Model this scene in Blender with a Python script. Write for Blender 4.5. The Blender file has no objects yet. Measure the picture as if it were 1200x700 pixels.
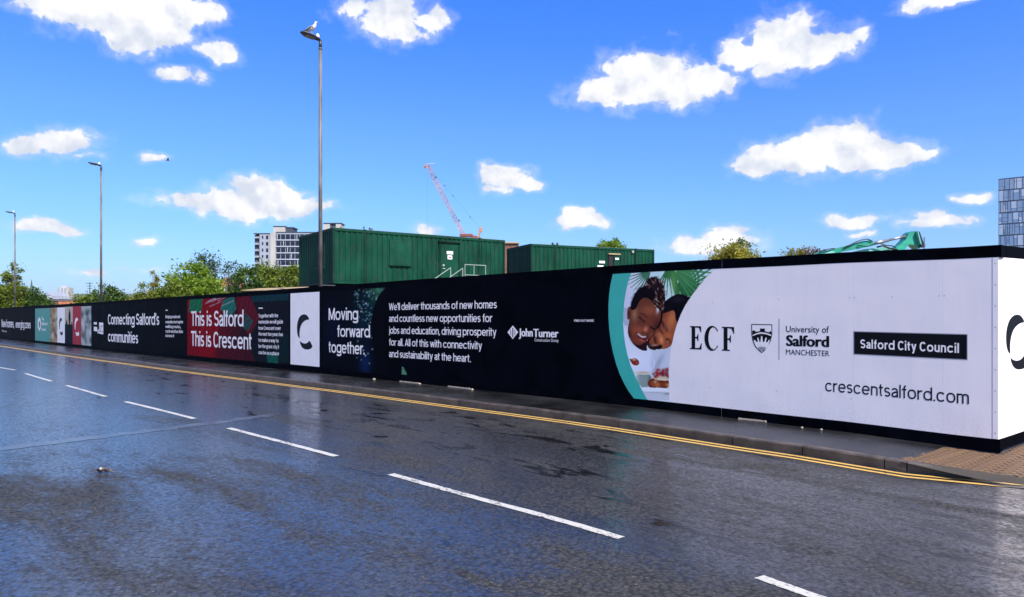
import bpy, bmesh, math, random
import numpy as np
from mathutils import Vector, Matrix, noise as mnoise
random.seed(7); rng = np.random.default_rng(7)
SC = bpy.context.scene; COL = SC.collection
R = math.radians
# ------------------------------------------------------------------ camera
FPX, HY, CZ = 860.0, 374.0, 1.65          # focal length and horizon row in the photo's pixels, eye height
cam = bpy.data.objects.new('camera', bpy.data.cameras.new('camera')); COL.objects.link(cam)
cam.location = (0, 0, CZ); cam.rotation_euler = (R(90), 0, 0)
cam.data.sensor_width = 36; cam.data.lens = FPX/1200*36; cam.data.shift_y = (HY-350)/1200
cam.data.clip_start = .05; cam.data.clip_end = 12000
SC.camera = cam
SC.view_settings.view_transform = 'Standard'; SC.view_settings.look = 'None'
SC.view_settings.gamma = 1; SC.view_settings.exposure = 0.95
SC.view_settings.use_curve_mapping = False
# ------------------------------------------------------------------ sun and sky
SUN_AZ, SUN_EL = R(148), R(48)             # azimuth clockwise from +Y
sd = Vector((math.sin(SUN_AZ)*math.cos(SUN_EL), math.cos(SUN_AZ)*math.cos(SUN_EL), math.sin(SUN_EL)))
sun = bpy.data.objects.new('sun', bpy.data.lights.new('sun', 'SUN')); COL.objects.link(sun)
sun.data.energy = 4.2; sun.data.angle = R(.5); sun.data.color = (1, .95, .87)
sun.rotation_euler = (-sd).to_track_quat('-Z', 'Y').to_euler()
W = bpy.data.worlds.new("World"); SC.world = W; W.use_nodes = True
NT = W.node_tree; N = NT.nodes; L = NT.links
def nn(nt, t, **k):
    n = nt.nodes.new(t)
    for a, b in k.items(): setattr(n, a, b)
    return n
def lk(nt, a, b): nt.links.new(a, b)
def math_(nt, op, a, b=None, c=None, clamp=False):
    n = nt.nodes.new('ShaderNodeMath'); n.operation = op; n.use_clamp = clamp
    for i, v in enumerate((a, b, c)):
        if v is None: continue
        if isinstance(v, (int, float)): n.inputs[i].default_value = v
        else: nt.links.new(v, n.inputs[i])
    return n.outputs[0]
def mixc(nt, f, a, b, mode='MIX'):
    n = nt.nodes.new('ShaderNodeMix'); n.data_type = 'RGBA'; n.blend_type = mode
    for i, v in ((0, f), (6, a), (7, b)):
        if isinstance(v, (int, float)): n.inputs[i].default_value = v
        elif isinstance(v, tuple): n.inputs[i].default_value = (*v[:3], 1)
        else: nt.links.new(v, n.inputs[i])
    return n.outputs[2]
def ramp(nt, fac, stops):
    n = nt.nodes.new('ShaderNodeValToRGB'); e = n.color_ramp.elements
    while len(e) < len(stops): e.new(.5)
    for el, (p, c) in zip(e, stops):
        el.position = p; el.color = (c, c, c, 1) if isinstance(c, (int, float)) else (*c, 1)
    nt.links.new(fac, n.inputs[0]); return n.outputs[0]
def build_world():
    bg = N['Background']; bg.inputs[1].default_value = .0835
    sky = nn(NT, 'ShaderNodeTexSky'); sky.sky_type = 'NISHITA'; sky.sun_disc = False
    sky.sun_elevation = SUN_EL; sky.sun_rotation = SUN_AZ
    sky.air_density = 1.0; sky.dust_density = .3; sky.ozone_density = 2.5; sky.altitude = 50
    geo = nn(NT, 'ShaderNodeTexCoord')
    sep = nn(NT, 'ShaderNodeSeparateXYZ'); lk(NT, geo.outputs['Generated'], sep.inputs[0])
    az = math_(NT, 'ARCTAN2', sep.outputs[0], sep.outputs[1])
    el = math_(NT, 'ARCSINE', sep.outputs[2])
    comb = nn(NT, 'ShaderNodeCombineXYZ'); lk(NT, az, comb.inputs[0]); lk(NT, el, comb.inputs[1])
    # softly warp the cloud plane so that outlines billow
    n1 = nn(NT, 'ShaderNodeTexNoise'); n1.inputs['Scale'].default_value = 17; n1.inputs['Detail'].default_value = 4
    lk(NT, geo.outputs['Generated'], n1.inputs['Vector'])
    w = nn(NT, 'ShaderNodeVectorMath', operation='SUBTRACT'); lk(NT, n1.outputs['Color'], w.inputs[0]); w.inputs[1].default_value = (.5, .5, .5)
    w2 = nn(NT, 'ShaderNodeVectorMath', operation='MULTIPLY'); lk(NT, w.outputs[0], w2.inputs[0]); w2.inputs[1].default_value = (.06, .034, 0)
    P = nn(NT, 'ShaderNodeVectorMath', operation='ADD'); lk(NT, comb.outputs[0], P.inputs[0]); lk(NT, w2.outputs[0], P.inputs[1])
    # cumulus in view, each as (x, y, half width, half height, weight) measured on the photograph
    cl = [(120,5,100,30,1),(160,30,66,26,1),(215,14,48,20,.9),(460,24,44,24,1),(505,22,22,13,.7),(415,12,22,9,.5),(262,64,27,11,.8),(210,88,24,7,.55),
          (70,166,40,17,.9),(30,172,24,12,.8),(100,184,18,5,.45),(177,186,18,6,.6),(300,238,62,19,1),(306,222,32,16,1),(345,242,34,13,.9),(255,240,38,11,.7),
          (210,238,30,7,.45),(385,244,20,7,.5),(66,267,36,8,.8),(66,259,18,6,.7),(163,283,13,6,.6),(95,319,20,4,.45),(160,316,22,4,.4),
          (590,211,34,15,.95),(612,218,24,8,.8),(582,226,18,6,.5),(678,260,29,9,.85),(675,250,15,8,.8),
          (755,92,60,30,1),(710,105,42,19,.9),(805,98,46,24,1),(845,100,14,12,.45),(915,55,48,30,1),(870,66,38,14,.8),(955,62,44,18,.9),(1000,42,16,14,.4),
          (960,178,72,28,1),(905,186,44,20,.9),(1040,184,54,17,.9),(885,204,24,8,.7),(1090,182,18,9,.5),(985,160,38,18,1),
          (835,285,52,13,.8),(850,273,30,10,.75),(800,291,26,7,.6),(1005,257,32,9,.8),(1013,272,14,5,.55),(1102,260,44,8,.85),(1092,251,22,8,.8),
          (1145,229,28,6,.6),(1130,-6,70,9,.8),(503,268,13,6,.6)]
    F = None
    for (x, y, rx, ry, wt) in cl:
        a = math.atan((x-600)/FPX); e = math.atan((HY-y)/FPX*math.cos(a))
        s1 = nn(NT, 'ShaderNodeVectorMath', operation='SUBTRACT'); lk(NT, P.outputs[0], s1.inputs[0]); s1.inputs[1].default_value = (a, e, 0)
        s2 = nn(NT, 'ShaderNodeVectorMath', operation='MULTIPLY'); lk(NT, s1.outputs[0], s2.inputs[0])
        ca = math.cos(a); s2.inputs[1].default_value = (FPX/rx/ca**2/1.1, FPX/ry/ca/1.1, 0)
        s3 = nn(NT, 'ShaderNodeVectorMath', operation='LENGTH'); lk(NT, s2.outputs[0], s3.inputs[0])
        f = math_(NT, 'MULTIPLY_ADD', s3.outputs['Value'], -1.15*wt, 1.22*wt)
        F = f if F is None else math_(NT, 'MAXIMUM', F, f)
    # the same broken cumulus goes on outside the frame
    n2 = nn(NT, 'ShaderNodeTexNoise'); n2.inputs['Scale'].default_value = 4.2; n2.inputs['Detail'].default_value = 3
    mp = nn(NT, 'ShaderNodeMapping'); mp.inputs['Scale'].default_value = (1, 1, 2.2); lk(NT, geo.outputs['Generated'], mp.inputs[0]); lk(NT, mp.outputs[0], n2.inputs['Vector'])
    gen = math_(NT, 'MULTIPLY_ADD', n2.outputs[0], 6.5, -3.6)
    aab = math_(NT, 'ABSOLUTE', az)
    m1 = math_(NT, 'MULTIPLY_ADD', aab, 8, -6.0, clamp=True); m2 = math_(NT, 'MULTIPLY_ADD', el, 8, -3.9, clamp=True)
    msk = math_(NT, 'MAXIMUM', m1, m2); gen = math_(NT, 'ADD', gen, math_(NT, 'MULTIPLY_ADD', msk, 2, -2))
    gen = math_(NT, 'MINIMUM', gen, .85)
    F = math_(NT, 'MAXIMUM', F, gen)
    n3 = nn(NT, 'ShaderNodeTexNoise'); n3.inputs['Scale'].default_value = 30; n3.inputs['Detail'].default_value = 9; n3.inputs['Roughness'].default_value = .62; n3.inputs['Distortion'].default_value = .25
    mp3 = nn(NT, 'ShaderNodeMapping'); mp3.inputs['Scale'].default_value = (1, 1, 1.25); lk(NT, geo.outputs['Generated'], mp3.inputs[0]); lk(NT, mp3.outputs[0], n3.inputs['Vector'])
    D = math_(NT, 'ADD', F, math_(NT, 'MULTIPLY_ADD', n3.outputs[0], 1.9, -.93))
    mr = nn(NT, 'ShaderNodeMapRange', interpolation_type='SMOOTHSTEP'); lk(NT, D, mr.inputs[0])
    mr.inputs[1].default_value = .06; mr.inputs[2].default_value = .34
    dens = mr.outputs[0]
    mr2 = nn(NT, 'ShaderNodeMapRange', interpolation_type='SMOOTHSTEP'); lk(NT, D, mr2.inputs[0]); mr2.inputs[1].default_value = -.34; mr2.inputs[2].default_value = .36; mr2.inputs[4].default_value = .34
    dens = math_(NT, 'MAXIMUM', dens, mr2.outputs[0])
    # inner modelling: thin and low parts are slightly grey-lavender
    n4 = nn(NT, 'ShaderNodeTexNoise'); n4.inputs['Scale'].default_value = 13; n4.inputs['Detail'].default_value = 5; lk(NT, geo.outputs['Generated'], n4.inputs['Vector'])
    n5 = nn(NT, 'ShaderNodeTexNoise'); n5.inputs['Scale'].default_value = 21; n5.inputs['Detail'].default_value = 6; n5.inputs['Roughness'].default_value = .55
    n6 = nn(NT, 'ShaderNodeTexNoise'); n6.inputs['Scale'].default_value = 21; n6.inputs['Detail'].default_value = 6; n6.inputs['Roughness'].default_value = .55
    lk(NT, geo.outputs['Generated'], n5.inputs['Vector']); mp6 = nn(NT, 'ShaderNodeMapping'); mp6.inputs['Location'].default_value = (.006, -.004, .014); lk(NT, geo.outputs['Generated'], mp6.inputs[0]); lk(NT, mp6.outputs[0], n6.inputs['Vector'])
    rel = math_(NT, 'SUBTRACT', n5.outputs[0], n6.outputs[0])
    sh = math_(NT, 'MULTIPLY_ADD', rel, 3.4, .62)
    sh = math_(NT, 'ADD', sh, math_(NT, 'MULTIPLY_ADD', n4.outputs[0], 1.2, -.6))
    sh = math_(NT, 'ADD', sh, math_(NT, 'MULTIPLY_ADD', D, .35, -.25), clamp=True)
    cc = mixc(NT, sh, (4.5, 4.8, 5.5), (7.0, 6.9, 6.85))
    hs = nn(NT, 'ShaderNodeHueSaturation'); hs.inputs['Saturation'].default_value = 1.22; hs.inputs['Value'].default_value = 1.0
    lk(NT, sky.outputs[0], hs.inputs['Color'])
    skyc = mixc(NT, 1.0, hs.outputs[0], (.92, 1.0, 1.16), 'MULTIPLY')
    grade = ramp(NT, math_(NT, 'MULTIPLY', el, 2/math.pi, clamp=True), [(0, (.275,.34,.50)), (.05, (.40,.475,.62)), (.10, (.46,.56,.70)), (.16, (.50,.60,.77)), (.25, (.36,.59,.98)), (1, (.42,.6,.9))])
    skyc = mixc(NT, 1.0, skyc, grade, 'MULTIPLY')
    skyc = mixc(NT, 1.0, skyc, (1.5, 1.5, 1.5), 'MULTIPLY')
    out = mixc(NT, dens, skyc, cc)
    lk(NT, out, bg.inputs[0])
    W.cycles.sampling_method = 'MANUAL'; W.cycles.sample_map_resolution = 1024
build_world()

# ------------------------------------------------------------------ helpers
def tag(o, label=None, cat=None, group=None, kind=None):
    if label: o['label'] = label
    if cat: o['category'] = cat
    if group: o['group'] = group
    if kind: o['kind'] = kind
    return o
def empty(name, loc=(0,0,0), rz=0, label=None, cat=None, group=None):
    o = bpy.data.objects.new(name, None); COL.objects.link(o); o.location = loc; o.rotation_euler = (0, 0, rz)
    o.empty_display_size = .3
    return tag(o, label, cat, group)
def link(name, me, parent=None, loc=None, rot=None, label=None):
    o = bpy.data.objects.new(name, me); COL.objects.link(o)
    if parent is not None: o.parent = parent
    if loc is not None: o.location = loc
    if rot is not None: o.rotation_euler = rot
    if label: o['label'] = label
    return o
class MB:
    def __init__(s): s.v = []; s.f = []; s.m = []; s.tf = None
    def add(s, vs, fs, mi=0):
        b = len(s.v); s.v += [tuple(x) for x in vs]; s.f += [tuple(i+b for i in f) for f in fs]; s.m += [mi]*len(fs); return s
    def box(s, x0, x1, y0, y1, z0, z1, mi=0, M=None):
        vs = [(x, y, z) for z in (z0, z1) for y in (y0, y1) for x in (x0, x1)]
        if M is not None: vs = [tuple(M @ Vector(v)) for v in vs]
        return s.add(vs, [(0,2,3,1),(4,5,7,6),(0,1,5,4),(1,3,7,5),(3,2,6,7),(2,0,4,6)], mi)
    def bbox(s, x0, x1, y0, y1, z0, z1, b=.01, mi=0):   # box with bevelled vertical and top edges
        o0 = [(x0+b,y0),(x1-b,y0),(x1,y0+b),(x1,y1-b),(x1-b,y1),(x0+b,y1),(x0,y1-b),(x0,y0+b)]
        o1 = [(x0+b,y0+b),(x1-b,y0+b),(x1-b,y0+b),(x1-b,y1-b),(x1-b,y1-b),(x0+b,y1-b),(x0+b,y1-b),(x0+b,y0+b)]
        vs = [(*p, z0) for p in o0]+[(*p, z1-b) for p in o0]+[(*p, z1) for p in o1]
        fs = [tuple(range(7,-1,-1))]+[(i,(i+1)%8,8+(i+1)%8,8+i) for i in range(8)]+[(8+i,8+(i+1)%8,16+(i+1)%8,16+i) for i in range(8)]+[tuple(range(16,24))]
        return s.add(vs, fs, mi)
    def tube(s, p, q, r, r2=None, n=8, mi=0, caps=True):
        p = Vector(p); q = Vector(q); d = (q-p).normalized(); a = d.orthogonal().normalized(); b = d.cross(a)
        r2 = r if r2 is None else r2; vs = []
        for c, rr in ((p, r), (q, r2)):
            for i in range(n):
                t = 2*math.pi*i/n; vs.append(c+a*math.cos(t)*rr+b*math.sin(t)*rr)
        fs = [(i,(i+1)%n,n+(i+1)%n,n+i) for i in range(n)]
        if caps: fs += [tuple(range(n-1,-1,-1)), tuple(range(n,2*n))]
        return s.add(vs, fs, mi)
    def loft(s, pts, rads, n=10, mi=0):     # rings round a path; rads = (ra, rb)
        vs = []; m = len(pts)
        for k, p in enumerate(pts):
            p = Vector(p); d = (Vector(pts[min(k+1, m-1)])-Vector(pts[max(k-1, 0)])).normalized()
            a = d.cross(Vector((0,0,1))); a = a.normalized() if a.length > .05 else Vector((1,0,0)); b = a.cross(d).normalized()
            ra, rb = rads[k] if isinstance(rads[k], tuple) else (rads[k], rads[k])
            for i in range(n):
                t = 2*math.pi*i/n; vs.append(p+a*math.cos(t)*ra+b*math.sin(t)*rb)
        fs = [(k*n+i, k*n+(i+1)%n, (k+1)*n+(i+1)%n, (k+1)*n+i) for k in range(m-1) for i in range(n)]
        fs += [tuple(range(n-1,-1,-1)), tuple(range((m-1)*n, m*n))]
        return s.add(vs, fs, mi)
    def prism(s, outline, fn0, fn1, mi=0):  # outline 2-D -> two 3-D caps through fn0 / fn1
        n = len(outline); vs = [fn0(*p) for p in outline]+[fn1(*p) for p in outline]
        return s.add(vs, [tuple(range(n-1,-1,-1)), tuple(range(n,2*n))]+[(i,(i+1)%n,n+(i+1)%n,n+i) for i in range(n)], mi)
    def mesh(s, name, mats, smooth=False):
        me = bpy.data.meshes.new(name); me.from_pydata(s.v, [], s.f)
        for m in (mats if isinstance(mats, (list, tuple)) else [mats]): me.materials.append(m)
        if len(set(s.m)) > 1: me.polygons.foreach_set('material_index', s.m)
        bm = bmesh.new(); bm.from_mesh(me); bmesh.ops.recalc_face_normals(bm, faces=bm.faces); bm.to_mesh(me); bm.free()
        if smooth: me.polygons.foreach_set('use_smooth', [True]*len(me.polygons))
        me.update(); return me
    def build(s, name, mats, parent=None, smooth=False, **k): return link(name, s.mesh(name, mats, smooth), parent, **k)

_m = {}
def mat(name, col, rough=.6, metal=0, bump=0, bscale=40, var=.12, vscale=3, spec=.5, coord='Object', stretch=(1,1,1), dirt=0, tint=None, emit=None):
    if name in _m: return _m[name]
    m = bpy.data.materials.new(name); m.use_nodes = True; nt = m.node_tree; p = nt.nodes['Principled BSDF']
    p.inputs['Roughness'].default_value = rough; p.inputs['Metallic'].default_value = metal; p.inputs['Specular IOR Level'].default_value = spec
    tc = nn(nt, 'ShaderNodeTexCoord'); mp = nn(nt, 'ShaderNodeMapping'); mp.inputs['Scale'].default_value = stretch; lk(nt, tc.outputs[coord], mp.inputs[0])
    n1 = nn(nt, 'ShaderNodeTexNoise'); n1.inputs['Scale'].default_value = vscale; n1.inputs['Detail'].default_value = 6; lk(nt, mp.outputs[0], n1.inputs['Vector'])
    lo = tuple(c*(1-var*1.6) for c in col); hi = tuple(min(1, c*(1+var*1.6)) for c in col)
    if tint: hi = tint
    c = mixc(nt, ramp(nt, n1.outputs[0], [(.3, 0.), (.7, 1.)]), lo, hi)
    if dirt:
        n2 = nn(nt, 'ShaderNodeTexNoise'); n2.inputs['Scale'].default_value = vscale*3.7; n2.inputs['Detail'].default_value = 8; lk(nt, mp.outputs[0], n2.inputs['Vector'])
        c = mixc(nt, math_(nt, 'MULTIPLY', ramp(nt, n2.outputs[0], [(.5, 0.), (.72, 1.)]), dirt), c, (.06, .05, .04))
    lk(nt, c, p.inputs['Base Color'])
    r = math_(nt, 'MULTIPLY_ADD', n1.outputs[0], .3, rough-.15, clamp=True); lk(nt, r, p.inputs['Roughness'])
    if bump:
        n3 = nn(nt, 'ShaderNodeTexNoise'); n3.inputs['Scale'].default_value = bscale; n3.inputs['Detail'].default_value = 4; lk(nt, mp.outputs[0], n3.inputs['Vector'])
        b = nn(nt, 'ShaderNodeBump'); b.inputs['Strength'].default_value = bump; b.inputs['Distance'].default_value = .01; lk(nt, n3.outputs[0], b.inputs['Height']); lk(nt, b.outputs[0], p.inputs['Normal'])
    if emit: p.inputs['Emission Color'].default_value = (*col, 1); p.inputs['Emission Strength'].default_value = emit
    _m[name] = m; return m

# ------------------------------------------------------------------ the frame of the place: u along the hoarding from its corner, v out over the road
C0 = Vector((5.60, 8.45)); DIR = Vector((-.682, .731)).normalized(); NRM = Vector((-DIR.y, DIR.x)); ANG = math.atan2(DIR.y, DIR.x)
FR = (C0.x, C0.y, 0)
def uv_of(X, Y):
    d = Vector((X, Y))-C0; return d.dot(DIR), d.dot(NRM)
def xy_of(u, v):
    p = C0+DIR*u+NRM*v; return p.x, p.y
GU = [(-60,-.03),(-5,-.02),(0,0),(2.1,.042),(5,.075),(10.4,.065),(16,.045),(24,.015),(38,-.01),(60,0),(200,0)]
def g(u):                                   # the road crests gently half way along
    for (a, za), (b, zb) in zip(GU, GU[1:]):
        if u <= b:
            t = max(0, (u-a)/(b-a)); t = t*t*(3-2*t) ; return za+(zb-za)*t
    return 0
def W2(px, py):                             # photo point on the hoarding face -> (s, z)
    t = (px-600)/FPX; s = (C0.x-C0.y*t)/(-DIR.x+DIR.y*t); d = C0.y+DIR.y*s
    return s, CZ+(HY-py)*d/FPX-g(s)*.8
def GND(px, py, z=0.):                      # photo point on the ground -> (u, v)
    zz = z
    for _ in range(4):
        d = (CZ-zz)*FPX/(py-HY); u, v = uv_of((px-600)/FPX*d, d); zz = z+g(u)
    return u, v
def AT(px, Y, py=None, z=None):             # photo point at distance Y -> world
    return Vector(((px-600)/FPX*Y, Y, CZ+(HY-py)*Y/FPX if py is not None else z))

# ------------------------------------------------------------------ ground, road
def road_mat():
    m = bpy.data.materials.new('wet_asphalt'); m.use_nodes = True; nt = m.node_tree; p = nt.nodes['Principled BSDF']
    tc = nn(nt, 'ShaderNodeTexCoord'); O = tc.outputs['Object']
    mp = nn(nt, 'ShaderNodeMapping'); mp.inputs['Scale'].default_value = (.35, 1.0, 1); lk(nt, O, mp.inputs[0])
    def noise(sc, det, vec, rough=.5, dist=0):
        n = nn(nt, 'ShaderNodeTexNoise'); n.inputs['Scale'].default_value = sc; n.inputs['Detail'].default_value = det; n.inputs['Roughness'].default_value = rough; n.inputs['Distortion'].default_value = dist
        lk(nt, vec, n.inputs['Vector']); return n.outputs[0]
    big = noise(.9, 6, mp.outputs[0], .62, .6); mid = noise(6.5, 8, mp.outputs[0], .78, .5); clump = noise(11, 5, O, .7, .2)
    def voro(sc):
        v = nn(nt, 'ShaderNodeTexVoronoi'); v.inputs['Scale'].default_value = sc; lk(nt, O, v.inputs['Vector']); return v
    v1 = voro(30); v2 = voro(110); fine = noise(38, 7, O, .75)
    mpt = nn(nt, 'ShaderNodeMapping'); mpt.inputs['Scale'].default_value = (.10, .85, 1); lk(nt, O, mpt.inputs[0]); track = noise(1.0, 4, mpt.outputs[0], .55, .3)
    wet = math_(nt, 'ADD', math_(nt, 'MULTIPLY', big, .42), math_(nt, 'MULTIPLY', mid, .20)); wet = math_(nt, 'ADD', wet, math_(nt, 'MULTIPLY', track, .26)); wet = math_(nt, 'ADD', wet, math_(nt, 'MULTIPLY', clump, .12))
    spw = nn(nt, 'ShaderNodeSeparateXYZ'); lk(nt, O, spw.inputs[0])      # water lies longer on the flat far stretch of the carriageway
    wet = math_(nt, 'ADD', wet, math_(nt, 'MULTIPLY', math_(nt, 'MULTIPLY_ADD', spw.outputs[0], .11, -.6, clamp=True), .10))
    wet = math_(nt, 'ADD', wet, math_(nt, 'MULTIPLY', math_(nt, 'MULTIPLY_ADD', spw.outputs[1], .5, -1.2, clamp=True), .012))
    wetf = ramp(nt, wet, [(.448, 0.), (.545, 1.)])
    grit = noise(30, 4, O, .7); wetf = math_(nt, 'MULTIPLY', wetf, math_(nt, 'MULTIPLY_ADD', ramp(nt, grit, [(.44, 0.), (.56, 1.)]), .65, .35))
    # slightly wetter again in the gutter
    col = mixc(nt, v1.outputs['Color'], (.008, .008, .008), (.17, .16, .15))
    col = mixc(nt, .5, col, mixc(nt, v2.outputs['Color'], (.008,.008,.008), (.19,.18,.165)))
    col = mixc(nt, .45, col, ramp(nt, fine, [(.35, (.014,.0135,.013)), (.65, (.13,.124,.116))]))
    stones = ramp(nt, v2.outputs['Color'], [(.90, 0.), (.93, 1.)])
    col = mixc(nt, math_(nt, 'MULTIPLY', stones, .6), col, (.36, .34, .30))
    col = mixc(nt, 1., mixc(nt, wetf, col, mixc(nt, 1., col, (.55, .55, .56), 'MULTIPLY')), (.56,.55,.52), 'MULTIPLY')
    # hairline cracks
    vc = nn(nt, 'ShaderNodeTexVoronoi', feature='DISTANCE_TO_EDGE'); vc.inputs['Scale'].default_value = .55
    wv = nn(nt, 'ShaderNodeVectorMath', operation='ADD'); lk(nt, O, wv.inputs[0]); nz = nn(nt, 'ShaderNodeTexNoise'); nz.inputs['Scale'].default_value = 2.5; nz.inputs['Detail'].default_value = 5; lk(nt, O, nz.inputs['Vector']); lk(nt, nz.outputs['Color'], wv.inputs[1]); lk(nt, wv.outputs[0], vc.inputs['Vector'])
    crack = ramp(nt, vc.outputs['Distance'], [(0.0, 1.), (.006, 0.)])
    cm = math_(nt, 'MULTIPLY', crack, ramp(nt, mid, [(.5, 0.), (.6, .8)]))
    col = mixc(nt, cm, col, (.006, .006, .006))
    col = mixc(nt, ramp(nt, v1.outputs['Distance'], [(.35, 0.), (.75, .75)]), col, (.006, .006, .006))  # crevice shade between the stones, darkened into the colour
    # dark standing water in shallow hollows, mostly on the hoarding side
    mpp = nn(nt, 'ShaderNodeMapping'); mpp.inputs['Scale'].default_value = (.55, 1.9, 1); mpp.inputs['Location'].default_value = (3.3, 1.7, 0); lk(nt, O, mpp.inputs[0]); pn = noise(1.3, 9, mpp.outputs[0], .66, .8)
    pn = math_(nt, 'ADD', pn, math_(nt, 'MULTIPLY', math_(nt, 'ABSOLUTE', math_(nt, 'ADD', spw.outputs[1], -3.0)), -.035))
    pud = ramp(nt, pn, [(.535, 0.), (.565, 1.)])
    col = mixc(nt, pud, col, (.010, .010, .010))
    lk(nt, col, p.inputs['Base Color'])
    rough = math_(nt, 'MULTIPLY_ADD', wetf, -.36, .70)
    rough = mixc(nt, pud, rough, (.10, .10, .10))
    rough = math_(nt, 'ADD', rough, math_(nt, 'MULTIPLY_ADD', fine, .3, -.15), clamp=True)
    lk(nt, rough, p.inputs['Roughness'])
    p.inputs['Specular IOR Level'].default_value = .32
    p.inputs['Coat IOR'].default_value = 1.6; p.inputs['Coat Roughness'].default_value = .2
    s1_ = nn(nt, 'ShaderNodeSeparateColor'); lk(nt, v1.outputs['Color'], s1_.inputs[0]); s2_ = nn(nt, 'ShaderNodeSeparateColor'); lk(nt, v2.outputs['Color'], s2_.inputs[0])
    cell = math_(nt, 'ADD', math_(nt, 'MULTIPLY_ADD', s1_.outputs[0], .8, .25), math_(nt, 'MULTIPLY_ADD', s2_.outputs[1], .7, -.1))
    cw_ = math_(nt, 'MULTIPLY', math_(nt, 'MULTIPLY_ADD', wetf, 1.2, .02), cell, clamp=True); lk(nt, math_(nt, 'MULTIPLY', cw_, math_(nt, 'MULTIPLY_ADD', pud, -1, 1)), p.inputs['Coat Weight'])
    hgt = math_(nt, 'ADD', math_(nt, 'MULTIPLY', v1.outputs['Distance'], -.8), math_(nt, 'MULTIPLY', fine, 1.3))
    hgt = math_(nt, 'MULTIPLY', hgt, math_(nt, 'MULTIPLY_ADD', wetf, -.8, 1.0))
    hgt = math_(nt, 'MULTIPLY', math_(nt, 'SUBTRACT', hgt, cm), math_(nt, 'MULTIPLY_ADD', pud, -.96, 1))
    b = nn(nt, 'ShaderNodeBump'); b.inputs['Strength'].default_value = .9; b.inputs['Distance'].default_value = .011; lk(nt, hgt, b.inputs['Height'])
    b2 = nn(nt, 'ShaderNodeBump'); b2.inputs['Strength'].default_value = .12; b2.inputs['Distance'].default_value = .012; lk(nt, mid, b2.inputs['Height']); lk(nt, b.outputs[0], b2.inputs['Normal'])
    lk(nt, b2.outputs[0], p.inputs['Normal'])
    return m
M_ROAD = road_mat()
M_GROUND = mat('dirt_and_grass', (.09,.10,.05), .9, var=.3, vscale=.05, tint=(.14,.12,.08))
M_FOOT = mat('damp_footway_asphalt', (.016,.016,.017), .26, bump=.35, bscale=110, var=.35, vscale=1.2, spec=.55)
M_SITE = mat('site_hardstanding', (.20,.17,.13), .9, bump=.6, bscale=12, var=.25)
M_KERB = mat('wet_concrete_kerb', (.062,.048,.038), .42, bump=.5, bscale=60, var=.35, vscale=5, dirt=.6)
M_BLOCK = mat('brown_block_paver', (.14,.082,.044), .6, spec=.25, bump=.6, bscale=90, var=.35, vscale=14, dirt=.35)
M_SAND = mat('dark_jointing_sand', (.05,.04,.03), .9)
def paint_mat(name, col, thr):
    m = bpy.data.materials.new(name); m.use_nodes = True; nt = m.node_tree; p = nt.nodes['Principled BSDF']
    tc = nn(nt, 'ShaderNodeTexCoord')
    n = nn(nt, 'ShaderNodeTexNoise'); n.inputs['Scale'].default_value = 30; n.inputs['Detail'].default_value = 9; n.inputs['Roughness'].default_value = .75; lk(nt, tc.outputs['Object'], n.inputs['Vector'])
    n2 = nn(nt, 'ShaderNodeTexNoise'); n2.inputs['Scale'].default_value = 2.2; n2.inputs['Detail'].default_value = 3; lk(nt, tc.outputs['Object'], n2.inputs['Vector'])
    f = math_(nt, 'ADD', n.outputs[0], math_(nt, 'MULTIPLY_ADD', n2.outputs[0], .35, -.17))
    c = mixc(nt, ramp(nt, f, [(thr, 0.), (thr+.09, 1.)]), col, (.06, .058, .055))
    lk(nt, c, p.inputs['Base Color']); p.inputs['Roughness'].default_value = .38
    b = nn(nt, 'ShaderNodeBump'); b.inputs['Strength'].default_value = .5; b.inputs['Distance'].default_value = .003; lk(nt, n.outputs[0], b.inputs['Height']); lk(nt, b.outputs[0], p.inputs['Normal'])
    return m
M_WLINE = paint_mat('worn_white_line', (.50,.475,.41), .55)
M_YLINE = paint_mat('worn_yellow_line', (.66,.40,.10), .565)

def frame_obj(name, mb, mats, smooth=False, parent=None, **k):
    o = mb.build(name, mats, parent, smooth, **k)
    if parent is None: o.location = FR; o.rotation_euler = (0, 0, ANG)
    return o
# far ground sheet
mb = MB(); mb.add([(-3400,-600,-.35),(3400,-600,-.35),(3400,3400,-.35),(-3400,3400,-.35)], [(0,1,2,3)])
tag(mb.build('ground', M_GROUND), kind='structure')
def grid(us, vs, zf, name, m, kind='structure', **k):
    mb = MB(); nv = len(vs)
    mb.add([(u, v, zf(u, v)) for u in us for v in vs], [(i*nv+j, (i+1)*nv+j, (i+1)*nv+j+1, i*nv+j+1) for i in range(len(us)-1) for j in range(nv-1)])
    return tag(frame_obj(name, mb, m, True), kind=kind, **k)
US = [-60,-40,-25,-15,-10]+[x*.5 for x in range(-16, 0)]+[x*.5 for x in range(0, 60)]+list(range(30, 70, 2))+list(range(70, 171, 10))
grid(US, [-30,-20,-12,-6,-3,0,1,2,4,6,8,10,11.6], lambda u, v: g(u), 'road', M_ROAD)
# kerb line, (u, v) from measured points; straight, then dropping and swinging into the side entrance
KP = [(170,2.2),(110,2.25),(70,2.1),(56,2.0),(30,1.78),(20,1.66),(12,1.52),(6,1.45),(2,1.43),(.5,1.41),(-.22,1.17),(-.5,1.05),(-1.0,.74),(-1.5,.3),(-1.95,-.3),(-2.3,-1.1),(-2.5,-2.0),(-2.62,-3.2),(-2.7,-5),(-2.8,-9)]
def kz(u):                                  # kerb upstand
    if u > .5: return .115
    if u > -.25: t = (u+.25)/.75; return .03+.085*t
    return .03
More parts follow.
